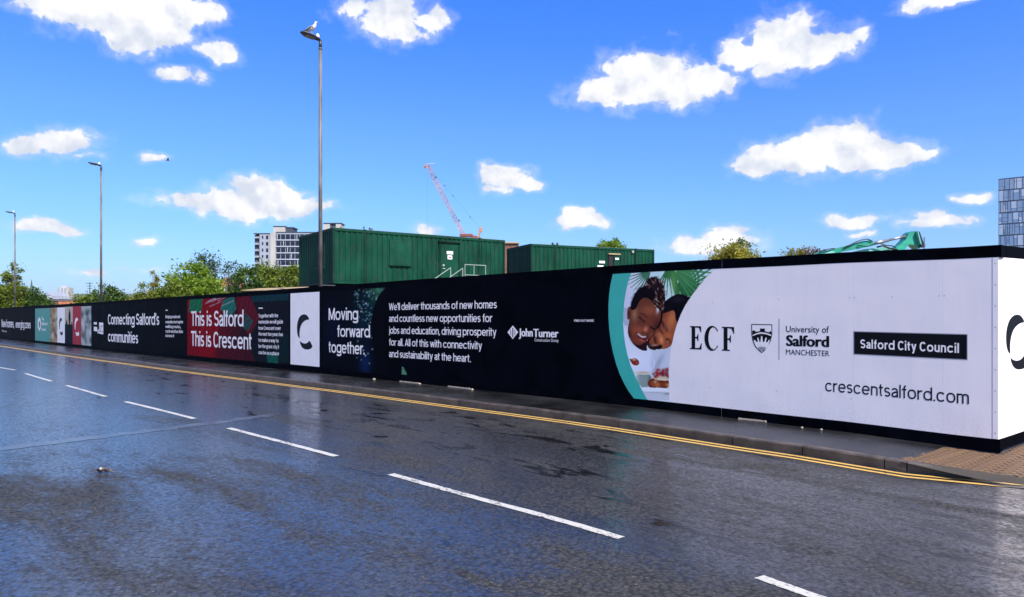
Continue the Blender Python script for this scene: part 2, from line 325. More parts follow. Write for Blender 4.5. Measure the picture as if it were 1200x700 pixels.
# resample kerb
def resample(pts, step):
    out = [Vector(pts[0])]; acc = 0
    for a, b in zip(pts, pts[1:]):
        a = Vector(a); b = Vector(b); Ln = (b-a).length; p = 0
        while acc+(Ln-p) >= step:
            p += step-acc; acc = 0; out.append(a+(b-a)*(p/Ln))
        acc += Ln-p
    return out
KS = [Vector(p) for p in resample(KP[:10], .915)]
# far to near; the last full stone ends at u=.5
KS.append(Vector((.5,1.41)))
KS += [Vector((-.28,1.15))]+[p for p in resample(KP[11:], .45)][0:]
def koff(pts, d):                           # offset of a polyline to its road side
    out = []
    for i, p in enumerate(pts):
        a = pts[max(i-1, 0)]; b = pts[min(i+1, len(pts)-1)]; t = (b-a).normalized(); nrm = Vector((t.y, -t.x))
        if nrm.y < 0 and t.x < -.5: nrm = -nrm
        out.append(p+nrm*d)
    return out
# orientation: travelling towards -u, the road lies at +v
def side(pts, d):
    out = []
    for i, p in enumerate(pts):
        a = pts[max(i-1, 0)]; b = pts[min(i+1, len(pts)-1)]; t = (b-a).normalized()
        out.append(p+Vector((t.y, -t.x))*d)
    return out
KI = side(KS, -.13); 
if (KI[0]-KS[0]).y > 0: KI = side(KS, .13); SGN = -1
else: SGN = 1
kerb = tag(empty('kerb', FR, ANG), kind='structure')
for i in range(len(KS)-1):
    a, b, ai, bi = KS[i], KS[i+1], KI[i], KI[i+1]
    if a.x > 100: continue
    gap = min(.006, (b-a).length*.1)
    t = (b-a).normalized()*gap
    h0, h1 = kz(a.x)+g(a.x), kz(b.x)+g(b.x); ch = .016; j = random.uniform(-.003, .003)
    def ring(o, n, zb, zt):
        d = (n-o).normalized()
        return [(o.x, o.y, zb), (o.x, o.y, zt-ch), (o.x+d.x*ch, o.y+d.y*ch, zt), (n.x, n.y, zt), (n.x, n.y, zb)]
    vs = ring(a+t, ai+t, g(a.x)-.05, h0+j)+ring(b-t, bi-t, g(b.x)-.05, h1+j)
    fs = [(k, (k+1)%5, 5+(k+1)%5, 5+k) for k in range(5)]+[(0,1,2,3,4),(9,8,7,6,5)]
    MB().add(vs, fs).build('kerb_stone', M_KERB, kerb)
# footway: from just behind the hoarding line to the kerb back
def kv(u):
    for a, b in zip(KI, KI[1:]):
        if b.x <= u <= a.x: return b.y+(a.y-b.y)*(u-b.x)/(a.x-b.x+1e-9)
    return None
mb = MB(); us = sorted([p.x for p in KI if .5 < p.x < 110]+[.53, .56]); rows = 6
us = [u for u in us if u >= .53]
vs = []
for u in us:
    e = (kv(u) or 1.3)-.003
    for j in range(rows): vs.append((u, -.1+(e+.1)*j/(rows-1), g(u)+.112+(.003 if j < rows-1 else 0)))
mb.add(vs, [(i*rows+j, (i+1)*rows+j, (i+1)*rows+j+1, i*rows+j+1) for i in range(len(us)-1) for j in range(rows-1)])
tag(frame_obj('footway', mb, M_FOOT, True), kind='structure')
# crossover in block paving
KC = [p for p in KI if p.x < .8]
def kdist(u, v):
    best = 9
    p = Vector((u, v))
    for a, b in zip(KC, KC[1:]):
        ab = b-a; t = max(0, min(1, (p-a).dot(ab)/ab.length_squared)); best = min(best, (p-a-ab*t).length)
    return best
def zp(u, v):
    k = kz(u) if v > -.2 else .03
    base = .100+(.023*(-v) if v < 0 else 0)
    t = min(1, kdist(u, v)/1.25)
    return g(u)+k+(base-k)*t if u < .5 else g(u)+.115
mb = MB(); nu, nv = 26, 50; vs = []
for i in range(nu):
    for j in range(nv):
        v = -9+(10.42)*j/(nv-1)
        # left limit follows the kerb
        ul = -2.8
        for a, b in zip(KC, KC[1:]):
            if b.y <= v <= a.y: ul = b.x+(a.x-b.x)*(v-b.y)/(a.y-b.y+1e-9)
        ul = max(ul, -2.8); u = ul+(.56-ul)*i/(nu-1)
        vs.append((u, v, zp(u, v)-.008))
mb.add(vs, [(i*nv+j, (i+1)*nv+j, (i+1)*nv+j+1, i*nv+j+1) for i in range(nu-1) for j in range(nv-1)])
cross = tag(frame_obj('paved_crossover', mb, M_SAND, True), kind='structure')
def inside_pave(u, v):
    if u > .56 or v < -8.9: return False
    # between kerb and the hoarding
    if v < 0 and u > -.0-.083*(-v)*1.0+.02: return False
    ul = None
    for a, b in zip(KC, KC[1:]):
        if b.y <= v <= a.y: ul = b.x+(a.x-b.x)*(v-b.y)/(a.y-b.y+1e-9)
    if ul is None or u < ul+.02: return False
    return kdist(u, v) > .035
BL, BW = .16, .08
bmesh_ = MB().bbox(-BL/2+.0012, BL/2-.0012, -BW/2+.0012, BW/2-.0012, -.05, 0, .004).mesh('paver', M_BLOCK)
bl = []
for i in range(-80, 80):
    for j in range(-80, 80):
        for o in (0, 1):                    # 45-degree herringbone
            x = (i+0.)*BW*1+0; 
            if (i-j) % 4 == 0 and o == 0: cx, cy, r = i*BW+BW, j*BW+BW/2, 0
            elif (i-j) % 4 == 3 and o == 1: cx, cy, r = i*BW+BW/2, j*BW+BW, math.pi/2
            else: continue
            a = R(42); X = cx*math.cos(a)-cy*math.sin(a)-.8; Y = cx*math.sin(a)+cy*math.cos(a)-.3
            if inside_pave(X, Y): bl.append((X, Y, r+a))
def bsize(b):
    X, Y = xy_of(b[0], b[1]); px = 600+X/Y*FPX; return -1/Y if -10 < px < 1215 else 1+Y
bl.sort(key=bsize); rest = MB()
rnd = random.Random(3)
for k, (X, Y, r) in enumerate(bl):
    z = zp(X, Y)+rnd.uniform(-.001, .001)
    if k < 300: link('paver', bmesh_, cross, (X, Y, z), (rnd.uniform(-.007,.007), rnd.uniform(-.007,.007), r))
    else:
        Mx = Matrix.Translation((X, Y, z)) @ Matrix.Rotation(r, 4, 'Z'); rest.box(-BL/2+.003, BL/2-.003, -BW/2+.003, BW/2-.003, -.05, 0, M=Mx)
if rest.v: o = rest.build('paver_field', M_BLOCK, cross); o['kind'] = 'stuff'
# hard standing of the site behind the hoarding
grid([.1,5,10,20,40,80,170], [-120,-60,-30,-15,-5,-.15], lambda u, v: .12, 'site_ground', M_SITE)
# opposite side of the road
grid([x for x in US if x > -61], [11.6, 11.73], lambda u, v: g(u)+.115, 'far_side_kerb', M_KERB)
grid([x for x in US if x > -61], [11.73, 14], lambda u, v: g(u)+.118, 'far_side_footway', M_FOOT)

# ------------------------------------------------------------------ road markings
def ribbon(pts, w, z, sub=1):
    l = side(pts, w/2); r = side(pts, -w/2); vs = []
    for a, b in zip(l, r): vs += [(a.x, a.y, g(a.x)+z), (b.x, b.y, g(b.x)+z)]
    return MB().add(vs, [(2*i, 2*i+1, 2*i+3, 2*i+2) for i in range(len(pts)-1)])
cents = [((889.5,676.5),(1075,742)),((458,556),(728,631)),((268,502),(394,535)),((147,471),(228,491)),((78,452),(124,465)),((30,438),(60,447)),((-30,426),(18,434))]
dd = []
for a, b in cents:
    dd.append((GND(a[0], a[1]-0), GND(b[0], b[1])))
last = dd[-1]
for k in range(1, 9): dd.append(((last[0][0]+k*5.6, last[0][1]), (last[1][0]+k*5.6, last[1][1])))
for a, b in dd:
    n = 6; rr = random.Random(int(a[0]*10))
    n = 40; pts = [Vector(a).lerp(Vector(b), i/n) for i in range(n+1)]
    rb = ribbon(pts, .088, .004); rb.v = [(x+rr.uniform(-.004, .004), y+rr.uniform(-.0045, .0045), z) for x, y, z in rb.v]
    tag(frame_obj('centre_line', rb, M_WLINE), kind='structure')
YK = [p for p in KS if p.x < 100]
for off in (.105, .255):
    pts = side(YK, SGN*off)
    pts = [p for p in pts if p.x > -2.3]
    tag(frame_obj('yellow_line', ribbon(pts, .068, .004), M_YLINE), kind='structure')
# trench reinstatement strip: smooth sealed asphalt, wet
M_TRENCH = mat('sealed_trench_asphalt', (.06,.06,.062), .2, bump=.25, bscale=40, var=.4, vscale=3, spec=.6)
ta, tb, tc_ = GND(-30, 530), GND(225, 499), GND(420, 473)
for (w, off) in ((.30, 0),):
    pts = [Vector(ta), Vector(ta).lerp(Vector(tb), .5), Vector(tb), Vector(tb).lerp(Vector(tc_), .5)]
    pts2 = []
    for a, b in zip(pts, pts[1:]):
        for k in range(10):
            q = a.lerp(b, k/10); pts2.append(q+Vector((random.uniform(-.03,.03), random.uniform(-.01,.01))))
    tag(frame_obj('trench_strip', ribbon(pts2, w, .003), M_TRENCH), kind='structure')

# ------------------------------------------------------------------ hoarding
M_DARK = mat('midnight_blue_sheet', (.0014,.0019,.0045), .55, var=.4, vscale=1.4, spec=.012, bump=.05, bscale=6)
M_DARK2 = mat('black_painted_timber', (.0014,.0018,.004), .6, bump=.2, bscale=30, var=.4, spec=.012)
def sheet_white():
    m = mat('white_printed_sheet', (.90,.81,.785), .42, var=.012, vscale=1.3, spec=.35)
    nt = m.node_tree; p = nt.nodes['Principled BSDF']; tc = nn(nt, 'ShaderNodeTexCoord')
    mp = nn(nt, 'ShaderNodeMapping'); mp.inputs['Scale'].default_value = (1, 1, .16); lk(nt, tc.outputs['Object'], mp.inputs[0])
    n = nn(nt, 'ShaderNodeTexNoise'); n.inputs['Scale'].default_value = 9; n.inputs['Detail'].default_value = 9; lk(nt, mp.outputs[0], n.inputs['Vector'])
    old = p.inputs['Base Color'].links[0].from_socket
    nb = nn(nt, 'ShaderNodeTexNoise'); nb.inputs['Scale'].default_value = 1.1; nb.inputs['Detail'].default_value = 2; lk(nt, tc.outputs['Object'], nb.inputs['Vector'])
    bb_ = nn(nt, 'ShaderNodeBump'); bb_.inputs['Strength'].default_value = 1; bb_.inputs['Distance'].default_value = .010; lk(nt, nb.outputs[0], bb_.inputs['Height']); lk(nt, bb_.outputs[0], p.inputs['Normal'])
    spz = nn(nt, 'ShaderNodeSeparateXYZ'); lk(nt, tc.outputs['Object'], spz.inputs[0]); low_ = math_(nt, 'MULTIPLY_ADD', spz.outputs[2], -1.3, 1.0, clamp=True)
    ns = nn(nt, 'ShaderNodeTexNoise'); ns.inputs['Scale'].default_value = 38; ns.inputs['Detail'].default_value = 6; lk(nt, tc.outputs['Object'], ns.inputs['Vector'])
    old = mixc(nt, math_(nt, 'MULTIPLY', math_(nt, 'MULTIPLY', low_, low_), ramp(nt, ns.outputs[0], [(.5, 0.), (.72, .6)])), old, (.22,.19,.16))
    lk(nt, mixc(nt, math_(nt, 'MULTIPLY', ramp(nt, n.outputs[0], [(.52, 0.), (.8, 1.)]), .10), old, (.35,.33,.30)), p.inputs['Base Color'])
    return m
M_WHITE = sheet_white()
M_INK = mat('black_print', (.004,.004,.006), .5, var=.1, spec=.12)
M_WPRINT = mat('white_print', (.88,.81,.79), .45, var=.03, spec=.3)
M_GREY = mat('grey_print', (.30,.30,.33), .45, var=.05)
M_TEAL = mat('teal_print', (.035,.42,.34), .42, var=.04, vscale=2)
M_TIMBER = mat('raw_timber', (.36,.25,.14), .8, var=.3, stretch=(1,1,8), vscale=6)
M_SCREW = mat('dull_steel', (.28,.28,.29), .4, metal=.8)
hoard = empty('hoarding', FR, ANG, 'long dark blue site hoarding with a white printed end, running along the footway', 'hoarding')
ZT, ZB = 2.495, .125
def pv(v): return v*.28 if 0 < v < .012 else v     # prints lie a millimetre proud
def HV(s, v, z): return (s, pv(v), z+g(s)*.8)
SB = [0, .58]
while SB[-1] < 84: SB.append(SB[-1]+1.055)
for k, (a, b) in enumerate(zip(SB, SB[1:])):
    mb = MB(); ga, gb = g(a)*.8, g(b)*.8; e = .0007
    a1, b1 = a+e+(.0575 if k == 0 else 0), b-e
    o = [(a1, ga), (b1, gb)]; vs = []
    for v, ins in ((-.018, 0), (-.0007, 0), (0, .0007)):
        for (s, gg), sg in zip(o, (1, -1)):
            vs += [(s+sg*ins, v, ZB+gg), (s+sg*ins, v, ZT-.01+gg)]
    fs = [(0,1,3,2),(8,9,11,10)]
    for q in (0, 4): fs += [(q,q+1,q+5,q+4),(q+1,q+3,q+7,q+5),(q+3,q+2,q+6,q+7),(q+2,q,q+4,q+6)]
    mb.add(vs, fs).build('panel', M_WHITE if b < 4.9 else M_DARK, hoard, label='white printed panel' if b < 4.9 else None)
stud = MB().box(-.03, .03, -.12, -.019, .13, 2.45).mesh('stud', M_TIMBER)
for b in SB[1:]: link('stud', stud, hoard, (b, 0, g(b)*.8))
# capping board, kicker board: lengths butted end to end
def strip(name, a, b, v0, v1, z0, z1, m, parent, n=8, zf=HV):
    mb = MB(); vs = []
    for i in range(n+1):
        s = a+(b-a)*i/n
        vs += [zf(s, v0, z0), zf(s, v1, z0), zf(s, v1, z1), zf(s, v0, z1)]
    fs = [(4*i+k, 4*i+(k+1)%4, 4*i+4+(k+1)%4, 4*i+4+k) for i in range(n) for k in range(4)]+[(3,2,1,0), (4*n,4*n+1,4*n+2,4*n+3)]
    return mb.add(vs, fs).build(name, m, parent)
s = -.03
while s < 84:
    e = min(84, s+3.6); strip('capping_board', s, e-.003, -.14, .004, 2.362, 2.503, M_DARK2, hoard); s = e
s = -.02
while s < 84:
    e = min(84, s+3.6); strip('kicker_board', s, e-.003, -.02, .004, .108, .262, M_DARK2, hoard); s = e
# corner trim with screws
MB().box(.001, .056, -.018, .0025, .265, 2.36).build('corner_trim', M_WHITE, hoard)
scm = MB().tube((0,.002,0), (0,.0035,0), .006, n=8).mesh('screw', M_SCREW)
for k in range(9): link('screw', scm, hoard, (.03, 0, .33+k*.245))
for s_, z_ in ((1.62,1.93),(1.68,1.93),(1.15,1.93),(.61,1.93),(.56,1.93),(2.67,1.93),(3.73,1.9),(3.73,1.2),(3.77,.6),(2.7,.62),(1.66,.6)): link('screw', scm, hoard, (s_, -.0025, z_))
# return side, perpendicular, climbing slightly
def SV(t, v, z):
    v = pv(v); return (-.083*t-v*.996+0, -.996*t+.083*v+.0, z+.023*t)
for k in range(17):
    a, b = k*1.055+(.004 if k == 0 else .0012), (k+1)*1.055-.0012
    vs = [SV(x, v, z) for v in (-.018, .0) for x in (a, b) for z in (.15, ZT-.01)]
    MB().add(vs, [(0,1,3,2),(4,5,7,6),(0,1,5,4),(2,3,7,6),(1,3,7,5),(0,2,6,4)]).build('panel', M_WHITE, hoard, label='white printed panel')
# side capping / kicker join at the mitre
strip('capping_board', .0, 17.9, -.14, .004, 2.3625, 2.5025, M_DARK2, hoard, zf=lambda t, v, z: SV(t, v, z))
strip('kicker_board', .03, .14, -.02, .006, .11, .2615, M_DARK2, hoard, zf=lambda t, v, z: SV(t, v, z))
strip('kicker_board', .143, 17.9, -.02, .004, .135, .261, M_DARK2, hoard, zf=lambda t, v, z: SV(t, v, z))

# lettering ---------------------------------------------------------
_cap = {}
def text2d(body, off=0., sp=1.):
    cu = bpy.data.curves.new('t', 'FONT'); cu.body = body; cu.offset = off; cu.resolution_u = 3; cu.space_character = sp
    o = bpy.data.objects.new('t', cu); me = o.to_mesh()
    v = np.array([(p.co.x, p.co.y) for p in me.vertices]) if len(me.vertices) else np.zeros((0, 2)); f = [tuple(p.vertices) for p in me.polygons]
    o.to_mesh_clear(); bpy.data.objects.remove(o); bpy.data.curves.remove(cu)
    return v, f
cv, _ = text2d('H'); CAPH = cv[:, 1].max()-cv[:, 1].min()
def letter(body, xL, yL, cap, xR, m, parent, bold=0, off=0., sp=1., name='lettering', v0=.0055, slant=0):
    v, f = text2d(body, off, sp)
    s0, z0 = W2(xL, yL); s1, _ = W2(xR, yL); _, zt = W2(xL, yL-cap)
    h = zt-z0; v = v.copy(); v[:, 0] -= v[:, 0].min(); wd = v[:, 0].max(); kx = (s0-s1)/(wd+bold*CAPH); ky = h/CAPH
    mb = MB(); nb = 1 if not bold else max(2, int(bold/.035)+1)
    for k in range(nb):
        dx = bold*CAPH*k/max(1, nb-1)
        mb.add([HV(s0-(x+dx)*kx, v0+k*.0003, z0+y*ky) for x, y in v], f)
    return mb.build(name, m, parent)
# grotesque letterforms: every glyph is a set of centre lines drawn with an even pen
def _arc(cx, cy, rx, ry, a0, a1, n=14, e=2.35):
    out = []
    for k in range(n+1):
        a = R(a0+(a1-a0)*k/n); c, s_ = math.cos(a), math.sin(a)
        out.append((cx+rx*math.copysign(abs(c)**(2/e), c), cy+ry*math.copysign(abs(s_)**(2/e), s_)))
    return out
def glyph(ch, h):
    """advance width and strokes for pen half-width h; cap height 1, x-height .74"""
    X = .74; q = X/2; ry = q-h; bx_ = .27; cx_ = h+bx_; r_ = 2*cx_  # r_: right edge of a bowl letter
    L_ = lambda *p: list(p)
    if ch == ' ': return .27, []
    if ch == 'a':
        w = .52; return w, [_arc(w/2-.01, X-h-.17, w/2-h-.01, .17, 165, 20, 8)+[(w-h, X-.3), (w-h, 0)], [(w-h, X*.58)]+[(w/2, X*.55)]+_arc(w*.42, .2+h*.2, w*.42-h, .2-h*.8, 90, 355, 12)]
    if ch == 'b': return r_, [L_((h,0),(h,1.02)), _arc(cx_,q,bx_,ry,150,-150)]
    if ch == 'c': return r_*.95, [_arc(cx_,q,bx_,ry,38,322)]
    if ch == 'd': return r_, [L_((r_-h,0),(r_-h,1.02)), _arc(cx_,q,bx_,ry,30,330)]
    if ch == 'e': return r_, [L_((h,q-.0),(r_-h*1.1,q-.0)), _arc(cx_,q,bx_,ry,-2,320,18)]
    if ch == 'f': return .34, [L_((.17,0),(.17,.8))+_arc(.33,.8,.16,.22-h,180,95,6), L_((.0,X-h),(.34,X-h))]
    if ch == 'g': return r_, [L_((r_-h,X),(r_-h,-.05))+_arc(cx_,-.05,bx_,.2-h,0,-160,8), _arc(cx_,q+.01,bx_,ry,30,330)]
    if ch == 'h': return .56, [L_((h,0),(h,1.02)), _arc(.28,X-.24,.28-h,.24-h,170,0,8)+[(.56-h,0)]]
    if ch == 'i': return 2*h, [L_((h,0),(h,X)), L_((h,.87),(h,.87+2*h))]
    if ch == 'j': return 2*h+.05, [L_((h+.05,X),(h+.05,-.1))+_arc(h-.1,-.1,.15,.14-h,0,-80,5), L_((h+.05,.87),(h+.05,.87+2*h))]
    if ch == 'k': return .53, [L_((h,0),(h,1.02)), L_((.48,X),(h,.27)), L_((.2,.40),(.53-h*.4,0))]
    if ch == 'l': return 2*h, [L_((h,0),(h,1.02))]
    if ch == 'm':
        w = .86; a = (w-2*h)/4; return w, [L_((h,0),(h,X)), _arc(h+a,X-.22,a,.22-h,170,0,8)+[(h+2*a,0)], _arc(h+3*a,X-.22,a,.22-h,170,0,8)+[(w-h,0)]]
    if ch == 'n': return .56, [L_((h,0),(h,X)), _arc(.28,X-.24,.28-h,.24-h,170,0,8)+[(.56-h,0)]]
    if ch == 'o': return r_, [_arc(cx_,q,bx_,ry,0,360,24)]
    if ch == 'p': return r_, [L_((h,-.24),(h,X)), _arc(cx_,q,bx_,ry,150,-150)]
    if ch == 'q': return r_, [L_((r_-h,-.24),(r_-h,X)), _arc(cx_,q,bx_,ry,30,330)]
    if ch == 'r': return .36, [L_((h,0),(h,X)), _arc(.36,X-.3,.36-h-.02,.3-h,172,88,7)]
    if ch == 's':
        w = .49; return w, [_arc(w/2,X-h-(q-h)/2,w/2-h,(q-h)/2,28,270,10,2.1)+_arc(w/2,h+(q-h)/2,w/2-h,(q-h)/2,90,-152,10,2.1)[1:]]
    if ch == 't': return .34, [L_((.14,.93),(.14,.2))+_arc(.30,.2,.16,.2-h,180,262,6), L_((.0,X-h),(.33,X-h))]
    if ch == 'u': return .56, [[(h,X)]+_arc(.28,.24,.28-h,.24-h,180,350,8), L_((.56-h,0),(.56-h,X))]
    if ch == 'v': return .54, [L_((h*.8,X),(.27,h*.3)), L_((.27,h*.3),(.54-h*.8,X))]
    if ch == 'w': return .80, [L_((h*.8,X),(.22,h*.2)), L_((.22,h*.2),(.40,X-h*.4)), L_((.40,X-h*.4),(.58,h*.2)), L_((.58,h*.2),(.80-h*.8,X))]
    if ch == 'x': return .52, [L_((h,X),(.52-h,0)), L_((h,0),(.52-h,X))]
    if ch == 'y': return .54, [L_((h*.8,X),(.28,.03)), [(.54-h*.8,X),(.27,-.02)]+_arc(.12,-.06,.13,.16,-10,-95,5)]
    if ch == 'z': return .48, [L_((.02,X-h),(.46,X-h),(.03,h),(.47,h))]
    if ch == '.': return 2.2*h, [L_((h*1.1,0),(h*1.1,2.2*h))]
    if ch == ',': return 2.4*h, [L_((h*1.3,2*h),(h*1.2,0),(h*.6,-.12))]
    if ch == "'": return 2*h, [L_((h,1.0),(h,.72))]
    CR = .5-h
    if ch == 'A': return .70, [L_((h*.9,0),(.35,1-h*.3)), L_((.35,1-h*.3),(.70-h*.9,0)), L_((.16,.27),(.54,.27))]
    if ch == 'B': return .60, [L_((h,0),(h,1)), L_((h,1-h),(.34,1-h))+_arc(.34,.75-h*.3,.25-h,.25-h*.7,90,-90,8)+[(h,.5)], [(h,.5),(.36,.5)]+_arc(.36,.25+h*.2,.25-h,.25-h*.7,90,-90,8)+[(h,h)]]
    if ch == 'C': return .69, [_arc(.36,.5,.36-h,.5-h,38,322,20)]
    if ch == 'D': return .66, [L_((h,0),(h,1)), [(h,1-h)]+_arc(.26,.5,.40-h,.5-h,90,-90,12)+[(h,h)]]
    if ch == 'E': return .55, [L_((h,0),(h,1)), L_((h,1-h),(.54,1-h)), L_((h,.52),(.50,.52)), L_((h,h),(.55,h))]
    if ch == 'F': return .53, [L_((h,0),(h,1)), L_((h,1-h),(.53,1-h)), L_((h,.5),(.47,.5))]
    if ch == 'G': return .72, [_arc(.37,.5,.37-h,.5-h,38,345,20), L_((.40,.46),(.72-h,.46),(.72-h,0))]
    if ch == 'H': return .68, [L_((h,0),(h,1)), L_((.68-h,0),(.68-h,1)), L_((h,.52),(.68-h,.52))]
    if ch == 'I': return 2*h, [L_((h,0),(h,1))]
    if ch == 'J': return .50, [[(.50-h,1)]+_arc(.25,.25,.25-h,.25-h,0,-175,10)]
    if ch == 'K': return .64, [L_((h,0),(h,1)), L_((.6,1),(h,.36)), L_((.24,.52),(.64-h*.4,0))]
    if ch == 'M': return .82, [L_((h,0),(h,1)), L_((h*1.2,.98),(.41,.06)), L_((.41,.06),(.82-h*1.2,.98)), L_((.82-h,0),(.82-h,1))]
    if ch == 'N': return .68, [L_((h,0),(h,1)), L_((h*1.2,.97),(.68-h*1.2,.03)), L_((.68-h,0),(.68-h,1))]
    if ch == 'O': return .74, [_arc(.37,.5,.37-h,.5-h,0,360,28)]
    if ch == 'P': return .60, [L_((h,0),(h,1)), [(h,1-h)]+_arc(.33,.72,.27-h,.28-h,90,-90,8)+[(h,.44+h)]]
    if ch == 'R': return .63, [L_((h,0),(h,1)), [(h,1-h)]+_arc(.34,.73,.27-h,.27-h,90,-90,8)+[(h,.46+h)], L_((.36,.46),(.63-h*.5,0))]
    if ch == 'S':
        w = .62; return w, [_arc(w/2,.75-h/2,w/2-h,.25-h/2,25,270,12,2.1)+_arc(w/2,.25+h/2,w/2-h,.25-h/2,90,-155,12,2.1)[1:]]
    if ch == 'T': return .60, [L_((.30,0),(.30,1-2*h)), L_((0,1-h),(.60,1-h))]
    if ch == 'U': return .66, [[(h,1)]+_arc(.33,.3,.33-h,.3-h,180,360,12)+[(.66-h,1)]]
    if ch == 'W': return .98, [L_((h*.8,1),(.26,h*.2)), L_((.26,h*.2),(.49,1-h*.4)), L_((.49,1-h*.4),(.72,h*.2)), L_((.72,h*.2),(.98-h*.8,1))]
    if ch == 'Y': return .62, [L_((h*.8,1),(.31,.42),(.62-h*.8,1)), L_((.31,.42),(.31,0))]
    return .5, [L_((h,0),(h,X))]
def ribbon2(pts, h):
    n = len(pts); closed = n > 3 and math.dist(pts[0], pts[-1]) < 1e-4; l, r = [], []
    for i in range(n):
        a = pts[i-1] if i > 0 else (pts[-2] if closed else None); b = pts[i+1] if i < n-1 else (pts[1] if closed else None); p = pts[i]
        def nm(p, q): d = math.dist(p, q) or 1; return (-(q[1]-p[1])/d, (q[0]-p[0])/d)
        if a is None: nx, ny = nm(p, b); k = 1
        elif b is None: nx, ny = nm(a, p); k = 1
        else:
            n1, n2 = nm(a, p), nm(p, b); sx_, sy_ = n1[0]+n2[0], n1[1]+n2[1]; d = math.hypot(sx_, sy_)
            if d < .3: nx, ny, k = n1[0], n1[1], 1
            else: nx, ny = sx_/d, sy_/d; k = min(1.6, 1/max(.3, nx*n1[0]+ny*n1[1]))
        l.append((p[0]+nx*h*k, p[1]+ny*h*k)); r.append((p[0]-nx*h*k, p[1]-ny*h*k))
    return l, r
def grot(body, xL, yL, cap, xR, m, parent, wt=.13, track=.075, v0=.0055, name='lettering'):
    s0, z0 = W2(xL, yL); s1, _ = W2(xR, yL); _, zt = W2(xL, yL-cap); hgt = zt-z0; h = wt/2
    x = 0; items = []
    for i, ch in enumerate(body):
        w, st = glyph(ch, h)
        items.append((x, st)); x += w+(track if ch != ' ' else 0)
    tot = x-track; kx = (s0-s1)/tot; mb = MB()
    for x, st in items:
        for k, pts in enumerate(st):
            l, r = ribbon2(pts, h); n = len(l)
            mb.add([HV(s0-(x+a)*kx, v0+k*.0009, z0+b*hgt) for p in zip(l, r) for a, b in p], [(2*i, 2*i+1, 2*i+3, 2*i+2) for i in range(n-1)])
    return mb.build(name, m, parent)
def poly(pts, m, parent, name, v=.004, **k):   # flat print from photo points
    q = []
    for a, b in pts: s_, z_ = W2(a, b); q.append(HV(s_, v, z_))
    bm = bmesh.new(); vv = [bm.verts.new(p) for p in q]; f = bm.faces.new(vv); f.normal_update(); bmesh.ops.triangulate(bm, faces=[f])
    me = bpy.data.meshes.new(name); bm.to_mesh(me); bm.free(); me.materials.append(m)
    return link(name, me, parent, **k)
def sheet(name, x0, x1, z0, z1, m, v=.0025, parent=None, **k):
    a, b = W2(x0, 374)[0], W2(x1, 374)[0]; n = 8; vs = []
    for i in range(n+1):
        s_ = a+(b-a)*i/n; vs += [HV(s_, v, z0), HV(s_, v, z1)]
    return MB().add(vs, [(2*i, 2*i+1, 2*i+3, 2*i+2) for i in range(n)]).build(name, m, parent or hoard, **k)
def pic_mat(name):
    m = bpy.data.materials.new(name); m.use_nodes = True; nt = m.node_tree; p = nt.nodes['Principled BSDF']
    a = nn(nt, 'ShaderNodeAttribute'); a.attribute_name = 'print'; lk(nt, a.outputs['Color'], p.inputs['Base Color'])
    p.inputs['Roughness'].default_value = .6; p.inputs['Specular IOR Level'].default_value = .02
    return m
M_PIC = pic_mat('printed_picture')
def s2l(c): c = np.asarray(c, float)/255; return np.where(c < .04, c/12.92, ((c+.055)/1.055)**2.4)
def picture(name, x0, x1, z0, z1, nx, nz, fn, v=.003, parent=None, keep=None, **k):
    a, b = W2(x0, 374)[0], W2(x1, 374)[0]
    S = np.linspace(a, b, nx+1)[:, None]+np.zeros((1, nz+1)); Z = np.linspace(z0, z1, nz+1)[None, :]+np.zeros((nx+1, 1))
    G = np.vectorize(g)(S[:, 0])[:, None]*.8
    X = C0.x+DIR.x*S; Y = C0.y+DIR.y*S; PX = 600+X/Y*FPX; PY = HY-(Z+G-CZ)*FPX/Y
    col = fn(PX, PY, S, Z)
    co = np.stack([S, S*0+pv(v), Z+G], -1).reshape(-1, 3)
    i = np.arange(nx)[:, None]; j = np.arange(nz)[None, :]; q = (i*(nz+1)+j)
    F = np.stack([q, q+nz+1, q+nz+2, q+1], -1).reshape(-1, 4)
    if keep is not None:
        kp = keep(PX, PY); kp = kp[:-1, :-1] & kp[1:, :-1] & kp[:-1, 1:] & kp[1:, 1:]; F = F[kp.reshape(-1)]
    me = bpy.data.meshes.new(name); me.from_pydata(co.tolist(), [], F.tolist()); me.materials.append(M_PIC)
    at = me.color_attributes.new('print', 'FLOAT_COLOR', 'POINT')
    c4 = np.ones((len(co), 4)); c4[:, :3] = col.reshape(-1, 3); at.data.foreach_set('color', c4.reshape(-1).astype(np.float32))
    return link(name, me, parent or hoard, **k)
def inpoly(X, Y, P):
    r = np.zeros(X.shape, bool); n = len(P)
    for i in range(n):
        (x1, y1), (x2, y2) = P[i], P[(i+1) % n]
        c = (y1 > Y) != (y2 > Y)
        with np.errstate(divide='ignore', invalid='ignore'): r ^= c & (X < (x2-x1)*(Y-y1)/(y2-y1+1e-12)+x1)
    return r
def smoothpoly(P, it=2):
    P = [np.array(p, float) for p in P]
    for _ in range(it):
        Q = []
        for i in range(len(P)):
            a, b = P[i], P[(i+1) % len(P)]; Q += [a*.75+b*.25, a*.25+b*.75]
        P = Q
    return [tuple(p) for p in P]

